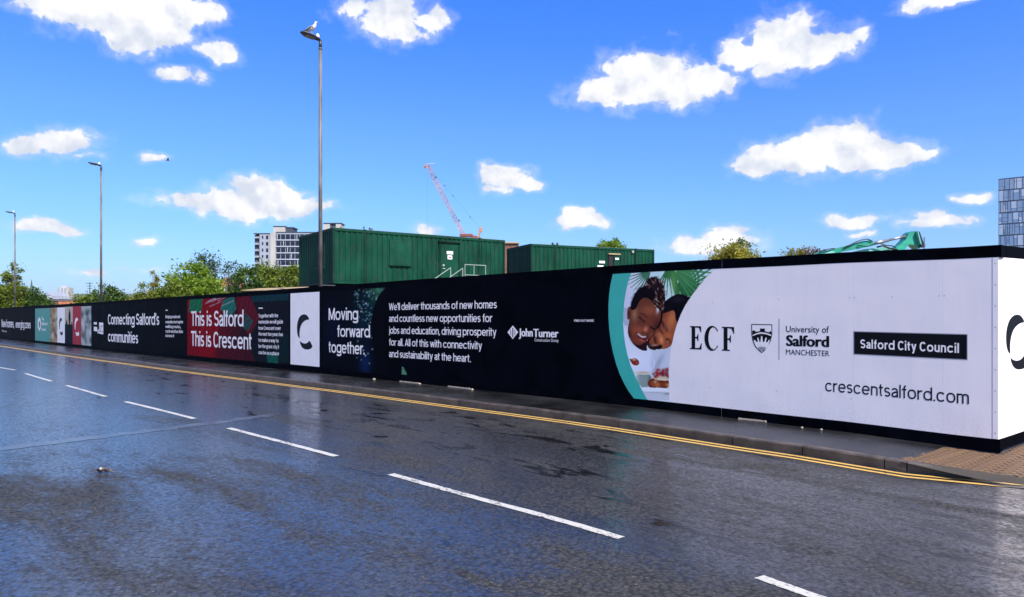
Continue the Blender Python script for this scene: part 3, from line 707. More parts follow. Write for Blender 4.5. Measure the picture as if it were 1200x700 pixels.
# white end section: teal arc and the picture of a parent and child
# coordinates X, Y below: photo px = 705 + X/7.78, py = 310 + Y/7.78
def q2p(P): return [(705+x/7.78, 310+y/7.78) for x, y in P]
OUT = [(100,100),(82,180),(70,270),(63,370),(63,480),(70,590),(84,700),(104,800),(130,900),(165,1000),(208,1090),(248,1160),(287,1211)]
INN = [(265,94),(240,170),(220,260),(207,350),(199,450),(197,540),(204,640),(218,740),(238,830),(265,920),(300,1005),(350,1110),(410,1222)]
poly(q2p([(108,62)]+OUT+[(297,1232)]+[(432,1245)]+INN[::-1]+[(276,52)]), M_TEAL, hoard, 'teal_arc', v=.003)
RARC = [(1030,55),(960,115),(890,200),(825,285),(768,370),(722,460),(690,545),(665,630),(645,720),(628,820),(618,920),(614,1040),(618,1197)]
INN2 = [(x-14, y) for x, y in INN]
def photo_art(PX, PY, S, Z):
    X = (PX-705)*7.78; Y = (PY-310)*7.78
    c = np.zeros(X.shape+(3,))
    def fill(P, col, sm=2, mask=None):
        mm = inpoly(X, Y, smoothpoly(P, sm) if sm else P)
        if mask is not None: mm &= mask
        c[mm] = s2l(col)
        return mm
    def glow(x, y, rx, ry, col, k=.8, mask=None, rot=0):
        cs, sn = math.cos(rot), math.sin(rot); dx = X-x; dy = Y-y
        w = k*np.exp(-(((dx*cs+dy*sn)/rx)**2+((-dx*sn+dy*cs)/ry)**2))
        if mask is not None: w = w*mask
        c[:] = c*(1-w[..., None])+s2l(col)*w[..., None]
    c[:] = s2l((214,224,228)); glow(700, 150, 320, 150, (196,232,222), .9); glow(230, 330, 90, 260, (212,208,226), .9)
    def frond(cx, cy, ang0, ang1, n, r0, r1, col, w):
        for k in range(n):
            a = ang0+(ang1-ang0)*k/(n-1); dx, dy = math.cos(a), math.sin(a)
            t = (X-cx)*dx+(Y-cy)*dy; pp = -(X-cx)*dy+(Y-cy)*dx; bend = .00022*(t-r0)**2
            mm = (t > r0) & (t < r1) & (np.abs(pp-bend) < w*(1-.75*(t-r0)/(r1-r0)))
            c[mm] = s2l(col)*(.75+.4*((k*37) % 7)/7)
    frond(690, 270, -1.35, .05, 12, 30, 420, (50,112,66), 17); frond(650, 60, -.15, .95, 9, 30, 400, (74,142,86), 15)
    frond(440, 60, 1.75, 3.0, 9, 10, 240, (70,120,92), 8); frond(600, 40, 1.0, 2.1, 7, 20, 260, (60,118,70), 9)
    fill([(610,50),(670,50),(715,270),(670,290)], (58,116,62), 0)
    glow(655, 170, 26, 120, (110,170,90), .6)
    # seat / light behind the child
    fill([(190,400),(245,390),(250,560),(200,560)], (176,184,200), 1)
    fill([(425,640),(520,420),(590,430),(560,640),(500,760),(415,740)], (62,28,26))
    # adult
    ad = fill([(540,450),(600,420),(668,400),(700,470),(705,540),(665,640),(640,742),(590,770),(520,775),(440,760),(430,690),(480,640),(510,560)], (150,78,50))
    glow(640, 500, 40, 90, (204,118,74), .85, ad, .25); glow(560, 460, 26, 30, (120,56,44), .7, ad); glow(520, 580, 24, 60, (92,42,34), .8, ad, .4); glow(610, 650, 40, 26, (196,104,62), .7, ad)
    glow(545, 690, 20, 42, (232,140,92), .9, ad, -.15); glow(520, 640, 22, 22, (196,110,80), .7, ad); glow(488, 690, 15, 52, (52,22,22), .9, ad, -.2); glow(560, 745, 40, 22, (170,86,52), .7, ad)
    for q, w_ in ((0, 11), (1, 6)):
        for t in np.linspace(0, 1, 16):
            x0, y0 = (548+52*t, 512+116*t-20*t*t) if q == 0 else (527+36*t, 590+50*t)
            glow(x0, y0, w_*(.5+math.sin(math.pi*t)*.7), w_, (46,18,22) if q == 0 else (70,28,26), .55, ad)
    glow(582, 578, 4, 26, (170,130,130), .5, ad, -.35)
    for t in np.linspace(0, 1, 10): glow(590+38*t, 682+34*t-14*math.sin(math.pi*t), 8, 7, (50,20,20), .6, ad)
    glow(606, 704, 10, 8, (190,110,80), .7, ad)
    fill([(415,718),(450,722),(500,738),(548,728),(556,756),(530,782),(470,784),(425,764)], (34,17,20)); glow(480, 736, 30, 5, (222,170,140), .8); glow(470, 748, 26, 5, (140,60,50), .7)
    glow(440, 690, 16, 26, (128,56,42), .8, ad)
    fill([(552,440),(566,350),(620,300),(705,262),(770,285),(830,310),(800,400),(700,560),(672,500),(668,415),(610,430),(565,450)], (14,13,20)); glow(700, 320, 60, 26, (40,36,48), .6); glow(600, 400, 30, 40, (30,18,22), .6)
    fill([(535,410),(562,415),(550,540),(500,600),(492,560)], (26,14,18))
    # clothes
    fill([(480,770),(560,778),(640,748),(640,1000),(440,1000),(450,860)], (206,210,220)); glow(520, 900, 26, 100, (150,156,172), .7, None, .5); glow(600, 960, 60, 14, (150,156,150), .6)
    fill([(205,560),(235,600),(240,700),(300,760),(380,790),(420,768),(470,830),(492,900),(470,965),(400,985),(290,990),(240,860),(205,700)], (226,228,240), 2)
    glow(300, 880, 60, 60, (244,244,250), .7); glow(462, 900, 16, 70, (186,192,214), .7)
    fill([(395,730),(410,726),(424,775),(414,785)], (196,200,214), 1)
    # child
    fill([(246,640),(300,700),(350,735),(415,690),(440,700),(408,752),(420,786),(385,792),(320,760),(268,705)], (44,22,26)); 
    ch = fill([(262,410),(325,350),(385,296),(445,318),(500,375),(548,430),(530,530),(492,590),(470,640),(440,672),(400,705),(350,740),(305,728),(262,690),(240,640),(238,570),(256,500)], (108,56,42))
    glow(435, 420, 75, 45, (156,84,58), .8, ch); glow(300, 455, 26, 60, (158,112,84), .8, ch); glow(330, 600, 60, 40, (168,82,60), .75, ch); glow(515, 405, 12, 34, (235,222,224), .95, ch, .2)
    glow(255, 640, 16, 50, (52,26,28), .8, ch); glow(500, 560, 24, 60, (66,28,30), .8, ch, .3); glow(350, 690, 50, 26, (150,66,52), .75, ch); glow(420, 520, 30, 30, (128,58,48), .7, ch); glow(460, 640, 20, 20, (140,80,66), .6, ch)
    glow(402, 592, 17, 26, (214,122,88), .9, ch, .4); glow(384, 622, 17, 7, (46,18,20), .85, ch, .4); glow(420, 636, 10, 6, (60,24,24), .7, ch, .3)
    er = fill([(238,395),(262,380),(274,410),(268,470),(252,510),(234,500),(232,440)], (112,56,44)); glow(250, 450, 9, 30, (62,26,26), .8, er); glow(262, 400, 8, 12, (150,86,64), .6, er)
    for t in np.linspace(0, 1, 16):
        glow(334+56*t, 480+40*t-12*math.sin(math.pi*t*.8)+8*t, 5+9*t, 5+3*t, (26,12,16), .6, ch); glow(444+42*t, 566+26*t+4*math.sin(math.pi*t), 8, 6, (28,12,16), .6, ch)
        glow(352+60*t, 452+30*t*t-6*math.sin(math.pi*t), 8, 4.5, (58,26,26), .45, ch)
    glow(385, 500, 26, 9, (146,76,60), .5, ch, .6)
    fill([(318,614),(334,636),(362,658),(396,664),(424,644),(416,678),(386,700),(350,690),(328,660)], (96,26,30), 1); 
    for t in np.linspace(0, 1, 12): glow(334+66*t, 634+26*t+13*math.sin(math.pi*t), 7, 5, (240,222,216), .75)
    glow(368, 692, 26, 7, (196,98,84), .85, None, .45); glow(318, 622, 7, 9, (60,24,24), .7, ch)
    fill([(268,415),(262,380),(285,300),(330,225),(400,190),(470,180),(560,200),(582,290),(580,390),(548,440),(520,410),(482,365),(445,322),(388,296),(340,340),(318,400),(290,418)], (18,13,20))
    fill([(405,170),(430,125),(480,110),(530,140),(570,200),(578,300),(520,300),(460,220)], (34,22,28))
    rr = np.random.default_rng(4)
    for k in range(120):
        x = rr.uniform(410, 580); y = rr.uniform(112, 410); y = max(y, 112+abs(x-480)*.45)
        if x < 475 and y > 215: continue
        a = rr.uniform(-.9, .9)+1.2; glow(x, y, rr.uniform(7, 15), 3, [(150,96,80),(206,168,140),(112,66,58),(60,34,40),(24,14,20)][k % 5], .8, None, a)
    hr = np.random.default_rng(21)
    for k in range(150):                    # fuzzy hair edges
        t = hr.uniform(0, 1); pa = [(262,410),(280,300),(330,222),(400,180),(430,130),(500,112),(560,160),(582,290)]; q = t*(len(pa)-1); i0 = min(int(q), len(pa)-2); fx = q-i0
        glow(pa[i0][0]*(1-fx)+pa[i0+1][0]*fx+hr.normal(0, 4), pa[i0][1]*(1-fx)+pa[i0+1][1]*fx+hr.normal(0, 4), hr.uniform(5, 10), 3.5, (24,16,22), .6, None, hr.uniform(0, 3))
    # food
    fill([(248,850),(275,868),(300,848),(345,880),(340,920),(300,925),(270,900)], (132,44,38)); glow(298, 868, 14, 10, (236,190,160), .8); glow(322, 900, 12, 8, (190,90,60), .7)
    bw = fill([(305,990),(458,990),(440,1118),(345,1120)], (140,156,150), 1); glow(325, 1050, 22, 80, (176,188,180), .7, bw); glow(440, 1060, 16, 70, (84,96,96), .8, bw)
    fill([(298,985),(330,974),(400,972),(458,982),(455,1000),(400,1006),(320,1004)], (226,214,196), 1); glow(380, 986, 50, 7, (190,160,130), .8)
    fill([(415,1085),(440,1048),(480,1030),(525,1055),(615,1045),(618,1135),(440,1130)], (84,34,24), 1)
    for x, y, r_, cl_ in ((470,1085,36,(158,76,44)),(510,1100,28,(190,108,66)),(580,1095,32,(150,66,36)),(605,1100,14,(214,150,100)),(490,1070,12,(226,160,116))): glow(x, y, r_, r_*.9, cl_, .95)
    fill([(475,1025),(620,1010),(618,1058),(540,1062),(470,1045)], (224,200,168), 1)
    for k in range(30):
        x = rr.uniform(475, 612); y = 1030-abs(rr.normal(0, 34))-(12 if 500 < x < 580 else 0); glow(x, max(y, 955), 15, 13, [(140,14,26),(176,24,38),(96,8,20)][k % 3], .97)
        if k % 4 == 0: glow(x+4, max(y, 955)-4, 4, 3, (240,190,190), .8)
    fill([(345,1120),(620,1128),(620,1175),(480,1170),(370,1150)], (236,238,240), 1); glow(500, 1168, 130, 8, (150,150,158), .7)
    fill([(370,1172),(470,1172),(620,1190),(620,1240),(390,1230)], (206,204,212), 0); glow(600, 1180, 40, 9, (80,76,70), .7)
    return c
picture('family_picture', 728, 838, .262, 2.362, 250, 260, photo_art, v=.002, keep=lambda X, Y: inpoly((X-705)*7.78, (Y-310)*7.78, [(255,20)]+INN2+[(410,1270),(618,1270)]+RARC[::-1]+[(1075,10)]), label='printed picture of a child and an adult with heads together over food')
# the dark field left of the teal arc on the half-white panel is dark sheet already; ECF in a high contrast serif
def serif(glyph):                            # unit glyphs: list of outlines
    if glyph == 'E': return .66, [[(0,0),(.62,0),(.64,.27),(.605,.27),(.51,.075),(.28,.055),(.28,.475),(.36,.475),(.43,.35),(.455,.35),(.455,.67),(.43,.67),(.36,.535),(.28,.535),(.28,.945),(.48,.93),(.575,.74),(.61,.74),(.60,1),(0,1),(0,.955),(.085,.94),(.085,.06),(0,.045)]]
    if glyph == 'F': return .64, [[(0,0),(.40,0),(.40,.045),(.28,.06),(.28,.46),(.36,.46),(.43,.34),(.455,.34),(.455,.66),(.43,.66),(.36,.52),(.28,.52),(.28,.945),(.48,.93),(.585,.72),(.62,.72),(.61,1),(0,1),(0,.955),(.085,.94),(.085,.06),(0,.045)]]
    o = []; n = 26
    for k in range(n+1):
        a = R(38)+(R(322)-R(38))*k/n; o.append((.40+.40*math.cos(a), .5+.53*math.sin(a)))
    i = []
    for k in range(n+1):
        a = R(322)-(R(322)-R(38))*k/n; i.append((.47+.26*math.cos(a), .5+.465*math.sin(a)))
    return .80, [o+i]
def glyphs(word, xL, yL, cap, xR, m, parent, gap=.12):
    s0, z0 = W2(xL, yL); s1, _ = W2(xR, yL); _, zt = W2(xL, yL-cap); h = zt-z0
    tot = sum(serif(c)[0] for c in word)+gap*(len(word)-1); kx = (s0-s1)/tot; x = 0
    for c in word:
        w, outs = serif(c)
        bm = bmesh.new()
        for o in outs:
            f = bm.faces.new([bm.verts.new(HV(s0-(x+a)*kx, .005, z0+b*h)) for a, b in o]); f.normal_update(); bmesh.ops.triangulate(bm, faces=[f], ngon_method='EAR_CLIP')
        me = bpy.data.meshes.new('lettering'); bm.to_mesh(me); bm.free(); me.materials.append(m); link('lettering', me, parent)
        x += w+gap
glyphs('ECF', 808.8, 409.2, 27, 861, M_INK, hoard)
letter('University of', 921.2, 389.3, 7.3, 971.6, M_INK, hoard, off=.004)
letter('Salford', 921.2, 405.2, 12.2, 971.8, M_INK, hoard, bold=.11, off=.008)
letter('MANCHESTER', 921.2, 415.6, 6.2, 972, M_INK, hoard)
poly([(912.6,373.7),(913.5,373.7),(913.5,421.9),(912.6,421.9)], M_GREY, hoard, 'divider_line')
# crest: coordinates px = 870 + X/10.9, py = 370 + Y/10.9
def cr(P): return [(870+x/10.9, 370+y/10.9) for x, y in P]
SHO = [(115,108),(382,112),(382,240),(365,320),(320,400),(285,450),(247,478),(205,445),(160,395),(128,320),(115,230)]
shield = poly(cr(SHO), M_INK, hoard, 'crest', v=.0045)
SHI = [(125,120),(372,124),(372,238),(356,314),(312,392),(280,438),(247,464),(212,435),(170,388),(138,316),(125,230)]
poly(cr(SHI), M_WPRINT, shield, 'crest_field', v=.0052)
poly(cr([(127,190),(165,190),(165,205),(225,200),(225,165),(288,165),(288,200),(345,215),(345,200),(371,203),(371,245),(310,222),(247,212),(190,222),(127,250)]), M_INK, shield, 'crest_bridge', v=.0058)
poly(cr([(130,262),(190,238),(247,232),(310,240),(369,262),(352,318),(330,340),(160,335),(140,318)]), M_INK, shield, 'crest_arch', v=.0058)
for P in ([(240,262),(254,262),(268,400),(226,400)], [(190,285),(202,280),(244,410),(214,420)], [(298,280),(312,285),(284,420),(256,410)], [(150,318),(160,308),(226,420),(206,432),(165,380)], [(340,308),(350,318),(330,385),(292,432),(272,420)]):
    poly(cr(P), M_WPRINT, shield, 'crest_ray', v=.0064)
poly(cr([(200,405),(247,398),(296,405),(290,440),(247,452),(208,440)]), M_GREY, shield, 'crest_book', v=.007)
# council box
bx = poly([(1000.2,388.2),(1133.9,391.6),(1133.9,422.2),(1000.2,415.6)], M_GREY, hoard, 'nameplate_border', v=.004)
bx = poly([(1001,389.1),(1133.1,392.6),(1133.1,421.3),(1001,414.8)], M_INK, hoard, 'nameplate', v=.0048)
grot('Salford City Council', 1008.3, 408.2, 10.4, 1123.8, M_WPRINT, hoard, wt=.165, track=.12, v0=.0056)
grot('crescentsalford.com', 967.2, 458.6, 14, 1135.6, M_INK, hoard, wt=.115, track=.10)
# crescent mark
CRA = [(712,262),(703,240),(688,226),(668,226),(650,240),(638,268),(632,305),(633,350),(640,380),(651,393),(649,360),(652,325),(661,294),(676,274),(694,263)]
CRB = [(649,404),(664,420),(684,425),(700,418),(713,401),(722,420),(732,440),(722,456),(705,464),(685,464),(668,455),(656,435)]
def cmark(m, parent, xform, name='crescent_mark'):
    bm = bmesh.new()
    for P in (smoothpoly(CRA, 1), smoothpoly(CRB, 1)):
        f = bm.faces.new([bm.verts.new(xform((x-632)/100, (465-y)/243)) for x, y in P]); f.normal_update(); bmesh.ops.triangulate(bm, faces=[f])
    me = bpy.data.meshes.new(name); bm.to_mesh(me); bm.free(); me.materials.append(m); return link(name, me, parent)
def cm_front(xL, xR, yT, yB, m, parent, v=.0055):
    s0, zt = W2(xL, yT); s1, _ = W2(xR, yT); _, zb = W2(xL, yB)
    cmark(m, parent, lambda a, b: HV(s0+(s1-s0)*a, v, zb+(zt-zb)*b))
cmark(M_INK, hoard, lambda a, b: SV(.235+.78*a, .003, 1.02+.68*b))
# dark section
grot('FIND OUT MORE', 673, 377.2, 2.6, 696, M_WPRINT, hoard, wt=.17)
dm = poly([(594.8,389.6),(601,381.6),(607.3,389.4),(601,397.6)], M_WPRINT, hoard, 'diamond_mark')
poly([(600.4,384.3),(601.6,384.3),(601.6,395.4),(600.4,395.4)], M_INK, dm, 'mark_line', v=.0048)
poly([(598.2,387),(599,386.1),(599,393.4),(598.2,392.4)], M_INK, dm, 'mark_line', v=.0048)
poly([(603,386.1),(603.8,387),(603.8,392.3),(603,393.2)], M_INK, dm, 'mark_line', v=.0048)
letter('John', 608, 394.2, 9.2, 624.4, M_WPRINT, hoard, bold=.10, off=.006); letter('Turner', 625, 395.0, 9.3, 654.6, M_WPRINT, hoard, bold=.10, off=.006)
letter('Construction Group', 626.5, 400.2, 3.6, 654.6, M_WPRINT, hoard)
for t, xr, y in (("We'll deliver thousands of new homes", 582.3, 363.8), ('and countless new opportunities for', 576.8, 377.4), ('jobs and education, driving prosperity', 581.6, 391.2), ('for all. All of this with connectivity', 564.8, 405.0), ('and sustainability at the heart.', 551.8, 418.6)):
    grot(t, 456, y, 8.2, xr, M_WPRINT, hoard, wt=.135, track=.05)
def night_art(PX, PY, S, Z):
    c = np.zeros(PX.shape+(3,)); c[:] = (.0014,.0019,.0045)
    def glow(x, y, rx, ry, col, k):
        w = k*np.exp(-(((PX-x)/rx)**2+((PY-y)/ry)**2)); c[:] = c*(1-w[..., None])+s2l(col)*w[..., None]
    glow(426, 372, 13, 30, (10,34,52), .8); glow(428, 425, 6, 14, (16,38,80), .8); glow(390, 385, 12, 30, (10,16,44), .6); glow(443, 341, 9, 6, (60,120,90), .8); glow(438, 352, 6, 12, (18,60,54), .7)
    rr = np.random.default_rng(9)
    for k in range(150):
        x = rr.uniform(414, 453); y = rr.uniform(337, 376 if k % 3 else 428)
        if x > 437 and y > 352: continue
        glow(x, y, rr.uniform(.35, .9), rr.uniform(.35, .9), [(210,230,220),(120,190,150),(150,190,210)][k % 3], rr.uniform(.3, .95))
    msk = PX > 455-.0075*(PY-337)**2*(PY < 372)-9.2*(PY >= 372)
    arc = (((PX-462)/27)**2+((PY-384)/50)**2) < 1
    c[arc] = (.0011,.0015,.0035)
    return c
picture('night_picture', 378, 456, .262, 2.362, 110, 120, night_art, label='dark night picture with leaves and lights')
def leaf_art(PX, PY, S, Z):
    c = np.zeros(PX.shape+(3,)); c[:] = s2l((30,96,60)); n = np.sin(PX*3.1)*np.sin(PY*2.3+PX); c[n > .3] = s2l((140,190,160)); c[n < -.4] = s2l((10,40,30)); return c
picture('leaf_spot', 470, 479, .3, .8, 30, 30, leaf_art, v=.004, keep=lambda X, Y: inpoly(X, Y, [(471,429),(472.5,429.5),(475,434),(478,440.5),(474,440),(470.5,439)]))
grot('Moving', 385.2, 375.3, 14, 419.7, M_WPRINT, hoard, wt=.14, track=.06); grot('forward', 395.2, 394.8, 13.6, 433.6, M_WPRINT, hoard, wt=.14, track=.06); grot('together.', 385.2, 413.3, 13.6, 427.3, M_WPRINT, hoard, wt=.14, track=.06)
ws = sheet('white_poster', 340.4, 374.4, .30, 2.36, M_WPRINT, v=.003); cm_front(348, 366.5, 368, 409.3, M_INK, ws)
def red_art(PX, PY, S, Z):
    c = np.zeros(PX.shape+(3,)); a = (PX-219)/121
    c[:] = s2l((20,22,32))
    red = s2l((112,8,24)); w = np.clip(1.25-a*2.1, 0, 1)[..., None]; c[:] = c*(1-w)+red*w
    rr = np.random.default_rng(12)
    def P(pts, col, k=1.):
        mm = inpoly(PX, PY, pts); c[mm] = c[mm]*(1-k)+s2l(col)*k
    P([(223,350),(238,349),(236,366),(221,366)], (30,98,66)); P([(238,349),(262,348),(250,420),(232,420)], (134,12,26), .8); P([(262,352),(274,347),(277,362),(268,374),(258,362)], (30,104,92), .9)
    P([(276,346),(292,345),(304,372),(292,396),(280,372)], (96,20,34), .8); P([(288,366),(297,377),(291,388),(284,384)], (24,74,72), .8); P([(220,390),(256,392),(250,420),(220,417)], (120,12,26), .6)
    P([(256,396),(290,402),(300,425),(256,420)], (70,18,30), .7); P([(294,345),(338,342),(338,352),(296,354)], (16,54,60), .8); P([(312,414),(326,412),(326,428),(314,427)], (20,84,72), .9); P([(322,390),(338,392),(338,425),(326,424)], (14,36,40), .8)
    for k in range(7):
        x0 = rr.uniform(240, 262); y0 = rr.uniform(352, 360); d = np.abs((PY-y0)-(PX-x0)*-.45); mm = (d < .35) & (PX > x0) & (PX < x0+14); c[mm] = c[mm]*.4+s2l((200,190,200))*.6
    n = np.sin(PX*.9+PY*.6)*np.sin(PY*.31-PX*.22); c[:] *= (1+.18*n)[..., None]
    return c
rp = picture('red_green_poster', 219.5, 338.6, .29, 2.36, 200, 90, red_art, label='red and dark green printed poster')
grot('This is Salford', 224, 382, 17, 285.4, M_WPRINT, rp, wt=.14, track=.055); grot('This is Crescent', 224, 405.3, 17.3, 295, M_WPRINT, rp, wt=.14, track=.055)
poly([(303,360.6),(308,360.7),(308,361.9),(303,361.8)], M_WPRINT, rp, 'dash_mark', v=.005)
for t, xr, y in (('Together with the', 326, 372.3), ('masterplan we will guide', 331.6, 379.3), ('how Crescent over', 329, 386.6), ('the next ten years has', 331.6, 393.4), ('to make a way to', 326.5, 400.6), ('be the great city it', 327, 407.6), ('can be as a place', 327, 415)):
    grot(t, 303, y, 4.2, xr, M_WPRINT, rp, wt=.16)
grot('Connecting Salford\'s', 126.6, 380.4, 12, 186.6, M_WPRINT, hoard, wt=.15, track=.05); grot('communities', 126.6, 400.3, 12.4, 161.8, M_WPRINT, hoard, wt=.15, track=.05)
poly([(194,363.2),(196.5,363.3),(196.5,364.4),(194,364.3)], M_WPRINT, hoard, 'dash_mark')
for t, xr, y in (('Bringing people and', 211, 373), ('communities closer together', 214.6, 379), ('walking routes,', 212, 384.4), ('cycle and bus links', 214.4, 389.8), ('across it', 204, 395)):
    grot(t, 194, y, 3.4, xr, M_WPRINT, hoard, wt=.17)
for P in ([(110,377.6),(113.5,377.8),(113.5,380.6),(110,380.3)], [(110,383),(113.8,383.3),(113.8,388.6),(110,388)], [(116.2,378),(121,378.4),(121,392),(116.2,391.2)], [(114.4,386),(115.6,386.1),(115.6,391),(114.4,390.9)]):
    poly(P, M_WPRINT, hoard, 'partner_mark')
letter('SCC', 116.8, 389.6, 8, 120.4, M_INK, hoard, v0=.0065)
# narrow panels of the far group
def noise_art(base, pal, seed, sx=1., sy=.35):
    def fn(PX, PY, S, Z):
        c = np.zeros(PX.shape+(3,)); c[:] = s2l(base); rr = np.random.default_rng(seed)
        for k in range(60):
            x = rr.uniform(PX.min(), PX.max()); y = rr.uniform(PY.min(), PY.max()); w = .8*np.exp(-(((PX-x)/rr.uniform(.6, 2.6)/sx)**2+((PY-y)/rr.uniform(1, 6))**2)); col = s2l(pal[k % len(pal)])
            c[:] = c*(1-w[..., None])+col*w[..., None]
        return c
    return fn
picture('grey_picture', 95.2, 107, .28, 2.32, 40, 40, noise_art((176,182,178), [(40,60,70),(190,196,190),(120,130,124),(200,200,198),(60,86,80)], 3), label='pale grey printed picture')
rs = sheet('red_poster', 85.2, 95.2, .28, 2.34, mat('red_print', (.36,.010,.025), .5, var=.05, spec=.1), v=.003); cm_front(87.5, 92.8, 372, 393.8, M_WPRINT, rs)
def people_art(PX, PY, S, Z):
    c = np.zeros(PX.shape+(3,)); c[:] = s2l((184,176,160)); c[PY > 380] = s2l((20,26,40))
    for x, y in ((81.5,366),(78,378),(84,381)):
        w = np.exp(-(((PX-x)/1.2)**2+((PY-y-6)/9)**2)) > .35; c[w] = s2l((26,30,40)); w = np.exp(-(((PX-x)/.8)**2+((PY-y+2)/2)**2)) > .4; c[w] = s2l((140,96,76))
    return c
picture('people_picture', 76, 85.2, .28, 2.34, 40, 60, people_art, label='printed picture of people against a pale wall')
ws2 = sheet('white_poster', 67.2, 76, .28, 2.32, M_WPRINT, v=.003); cm_front(69.3, 73.8, 372.3, 393, M_INK, ws2)
picture('brown_picture', 58.8, 67.2, .28, 2.32, 40, 40, noise_art((172,156,128), [(120,84,36),(60,46,30),(190,176,150),(150,110,50),(206,200,186)], 5), label='brown printed picture')
ts = sheet('teal_poster', 41.2, 58.8, .26, 2.32, mat('deep_teal_print', (.04,.26,.20), .45, var=.05), v=.003)
poly([(44.2,377),(45.2,373),(46.2,372),(47.4,374),(47.8,379),(47.6,385),(46.4,388),(45.2,386.5),(44.4,383)], M_WPRINT, ts, 'round_mark', v=.005)
poly([(45.6,377),(46.6,376),(47,380),(46.6,385),(45.7,383.5),(45.3,380)], mat('plum_print', (.12,.06,.07), .5), ts, 'round_mark', v=.0056)
for t, xr, y in (('The', 51.6, 375.6), ('Salford', 55.4, 381.2), ('Crescent', 53.8, 387.6)): letter(t, 48.6, y, 3.6, xr, M_WPRINT, ts, bold=.06)
sheet('maroon_poster', -40, 39.5, .27, 2.34, mat('dark_maroon_print', (.006,.0035,.005), .6, var=.5, vscale=.8, spec=.015), v=.003)
grot('New homes,', 1.8, 383.5, 9, 16.6, M_WPRINT, hoard, wt=.15); grot('emerging zones', 18.4, 384.3, 8.6, 36, M_WPRINT, hoard, wt=.15)
letter('Find out', 2.4, 389, 2.2, 7.8, M_WPRINT, hoard)
letter('communities', -36, 383, 9, -3, M_WPRINT, hoard, bold=.08)

# ------------------------------------------------------------------ pale slivers and pebbles at the foot of the hoarding, leaf on the road
def onpave(px, py):
    u, v = GND(px, py, .115); x, y = xy_of(u, v); return u, v, x, y
M_PALE = mat('pale_footway_bits', (.34,.29,.23), .7, var=.2, bump=.3)
for i, (xa, ya, xb, yb, lab) in enumerate(((868,490.6,902,494.2,'pale sliver lying under the white end of the hoarding, by the kicker'),(534,452.4,556,455.4,'pale sliver at the foot of the dark hoarding under the words at the heart'),(477,446.6,500,448.8,'short pale sliver at the foot of the dark hoarding, left of the green leaf spot'))):
    ua, va = GND(xa, ya, .125); ub, vb = GND(xb, yb, .125); va = max(va, .04); vb = max(vb, .04)
    p, q = xy_of(ua, va), xy_of(ub, vb); Ln = math.dist(p, q)
    o = empty('pale_sliver', ((p[0]+q[0])/2, (p[1]+q[1])/2, .117+g(ua)), math.atan2(q[1]-p[1], q[0]-p[0]), lab, 'batten', 'pale slivers at the foot of the hoarding')
    mb = MB(); n = 8; rr = random.Random(i)  # thin pale strip with uneven edges and a slight bow
    vs = []
    for k in range(n+1):
        x = -Ln/2+Ln*k/n; w = .014+rr.uniform(-.002, .003); h = .022+rr.uniform(-.003, .003); bow = .006*math.sin(k/n*math.pi)
        vs += [(x, bow-w, 0), (x, bow+w, 0), (x, bow+w*.9, h), (x, bow-w*.9, h)]
    mb.add(vs, [(4*k+j, 4*k+(j+1)%4, 4*k+4+(j+1)%4, 4*k+4+j) for k in range(n) for j in range(4)]+[(3,2,1,0), (4*n,4*n+1,4*n+2,4*n+3)])
    mb.build('sliver_body', M_PALE, o)
def rock(r, seed, m, name='stone_body', flat=.6):
    bm = bmesh.new(); bmesh.ops.create_icosphere(bm, subdivisions=2, radius=r)
    for v in bm.verts:
        n_ = mnoise.noise(v.co*(1.4/r)+Vector((seed*3.1, 0, 0))); v.co *= 1+.35*n_; v.co.z *= flat
    me = bpy.data.meshes.new(name); bm.to_mesh(me); bm.free(); me.materials.append(m); return me
for i, (x, y, r_, lab) in enumerate(((503,449.6,.028,'small pale stone by the end of a pale sliver under the dark hoarding'),(563,456.2,.03,'small pale stone right of the pale sliver at the foot of the dark hoarding'),(446,444.4,.035,'pale stone lying below the word together on the dark hoarding'),(953,498.6,.018,'little pale stone on the asphalt footway below the council nameplate'),(985,498.8,.02,'little white pebble on the asphalt footway, nearest the crossover'))):
    u, v, X, Y = onpave(x, y); v = max(v, .08); X, Y = xy_of(u, v)
    o = link('stone', rock(r_, i, M_PALE), None, (X, Y, .115+g(u)+r_*.3)); tag(o, lab, 'stone', 'stray stones on the footway')
u, v = GND(120, 555, .0); X, Y = xy_of(u, v)
M_LEAF = mat('wet_dead_leaf', (.11,.075,.055), .35, bump=.5, bscale=30, var=.5, vscale=12)
mb = MB(); nx, ny = 14, 8; vs = []
for i in range(nx+1):
    for j in range(ny+1):
        a, b = i/nx, j/ny*2-1; w = .038*math.sin(math.pi*min(1, a*1.05))**.6*(1+.3*math.sin(a*19)); x = (a-.5)*.17
        vs.append((x, b*w+.01*math.sin(a*6), .012+.032*b*b*math.sin(a*math.pi)+.010*math.sin(a*14+b*3)+(.02*(a-.5)**2*4)))
mb.add(vs, [(i*(ny+1)+j, (i+1)*(ny+1)+j, (i+1)*(ny+1)+j+1, i*(ny+1)+j+1) for i in range(nx) for j in range(ny)])
lf = empty('fallen_leaf', (X, Y, g(u)+.004), .15, 'curled brown dead leaf lying on the wet road, left of the centre line', 'leaf')
mb.build('leaf_blade', M_LEAF, lf, True); MB().loft([(.085,0,.02),(.11,.008,.012),(.135,.004,.006)], [.002,.0015,.001], 5).build('stalk', M_LEAF, lf)

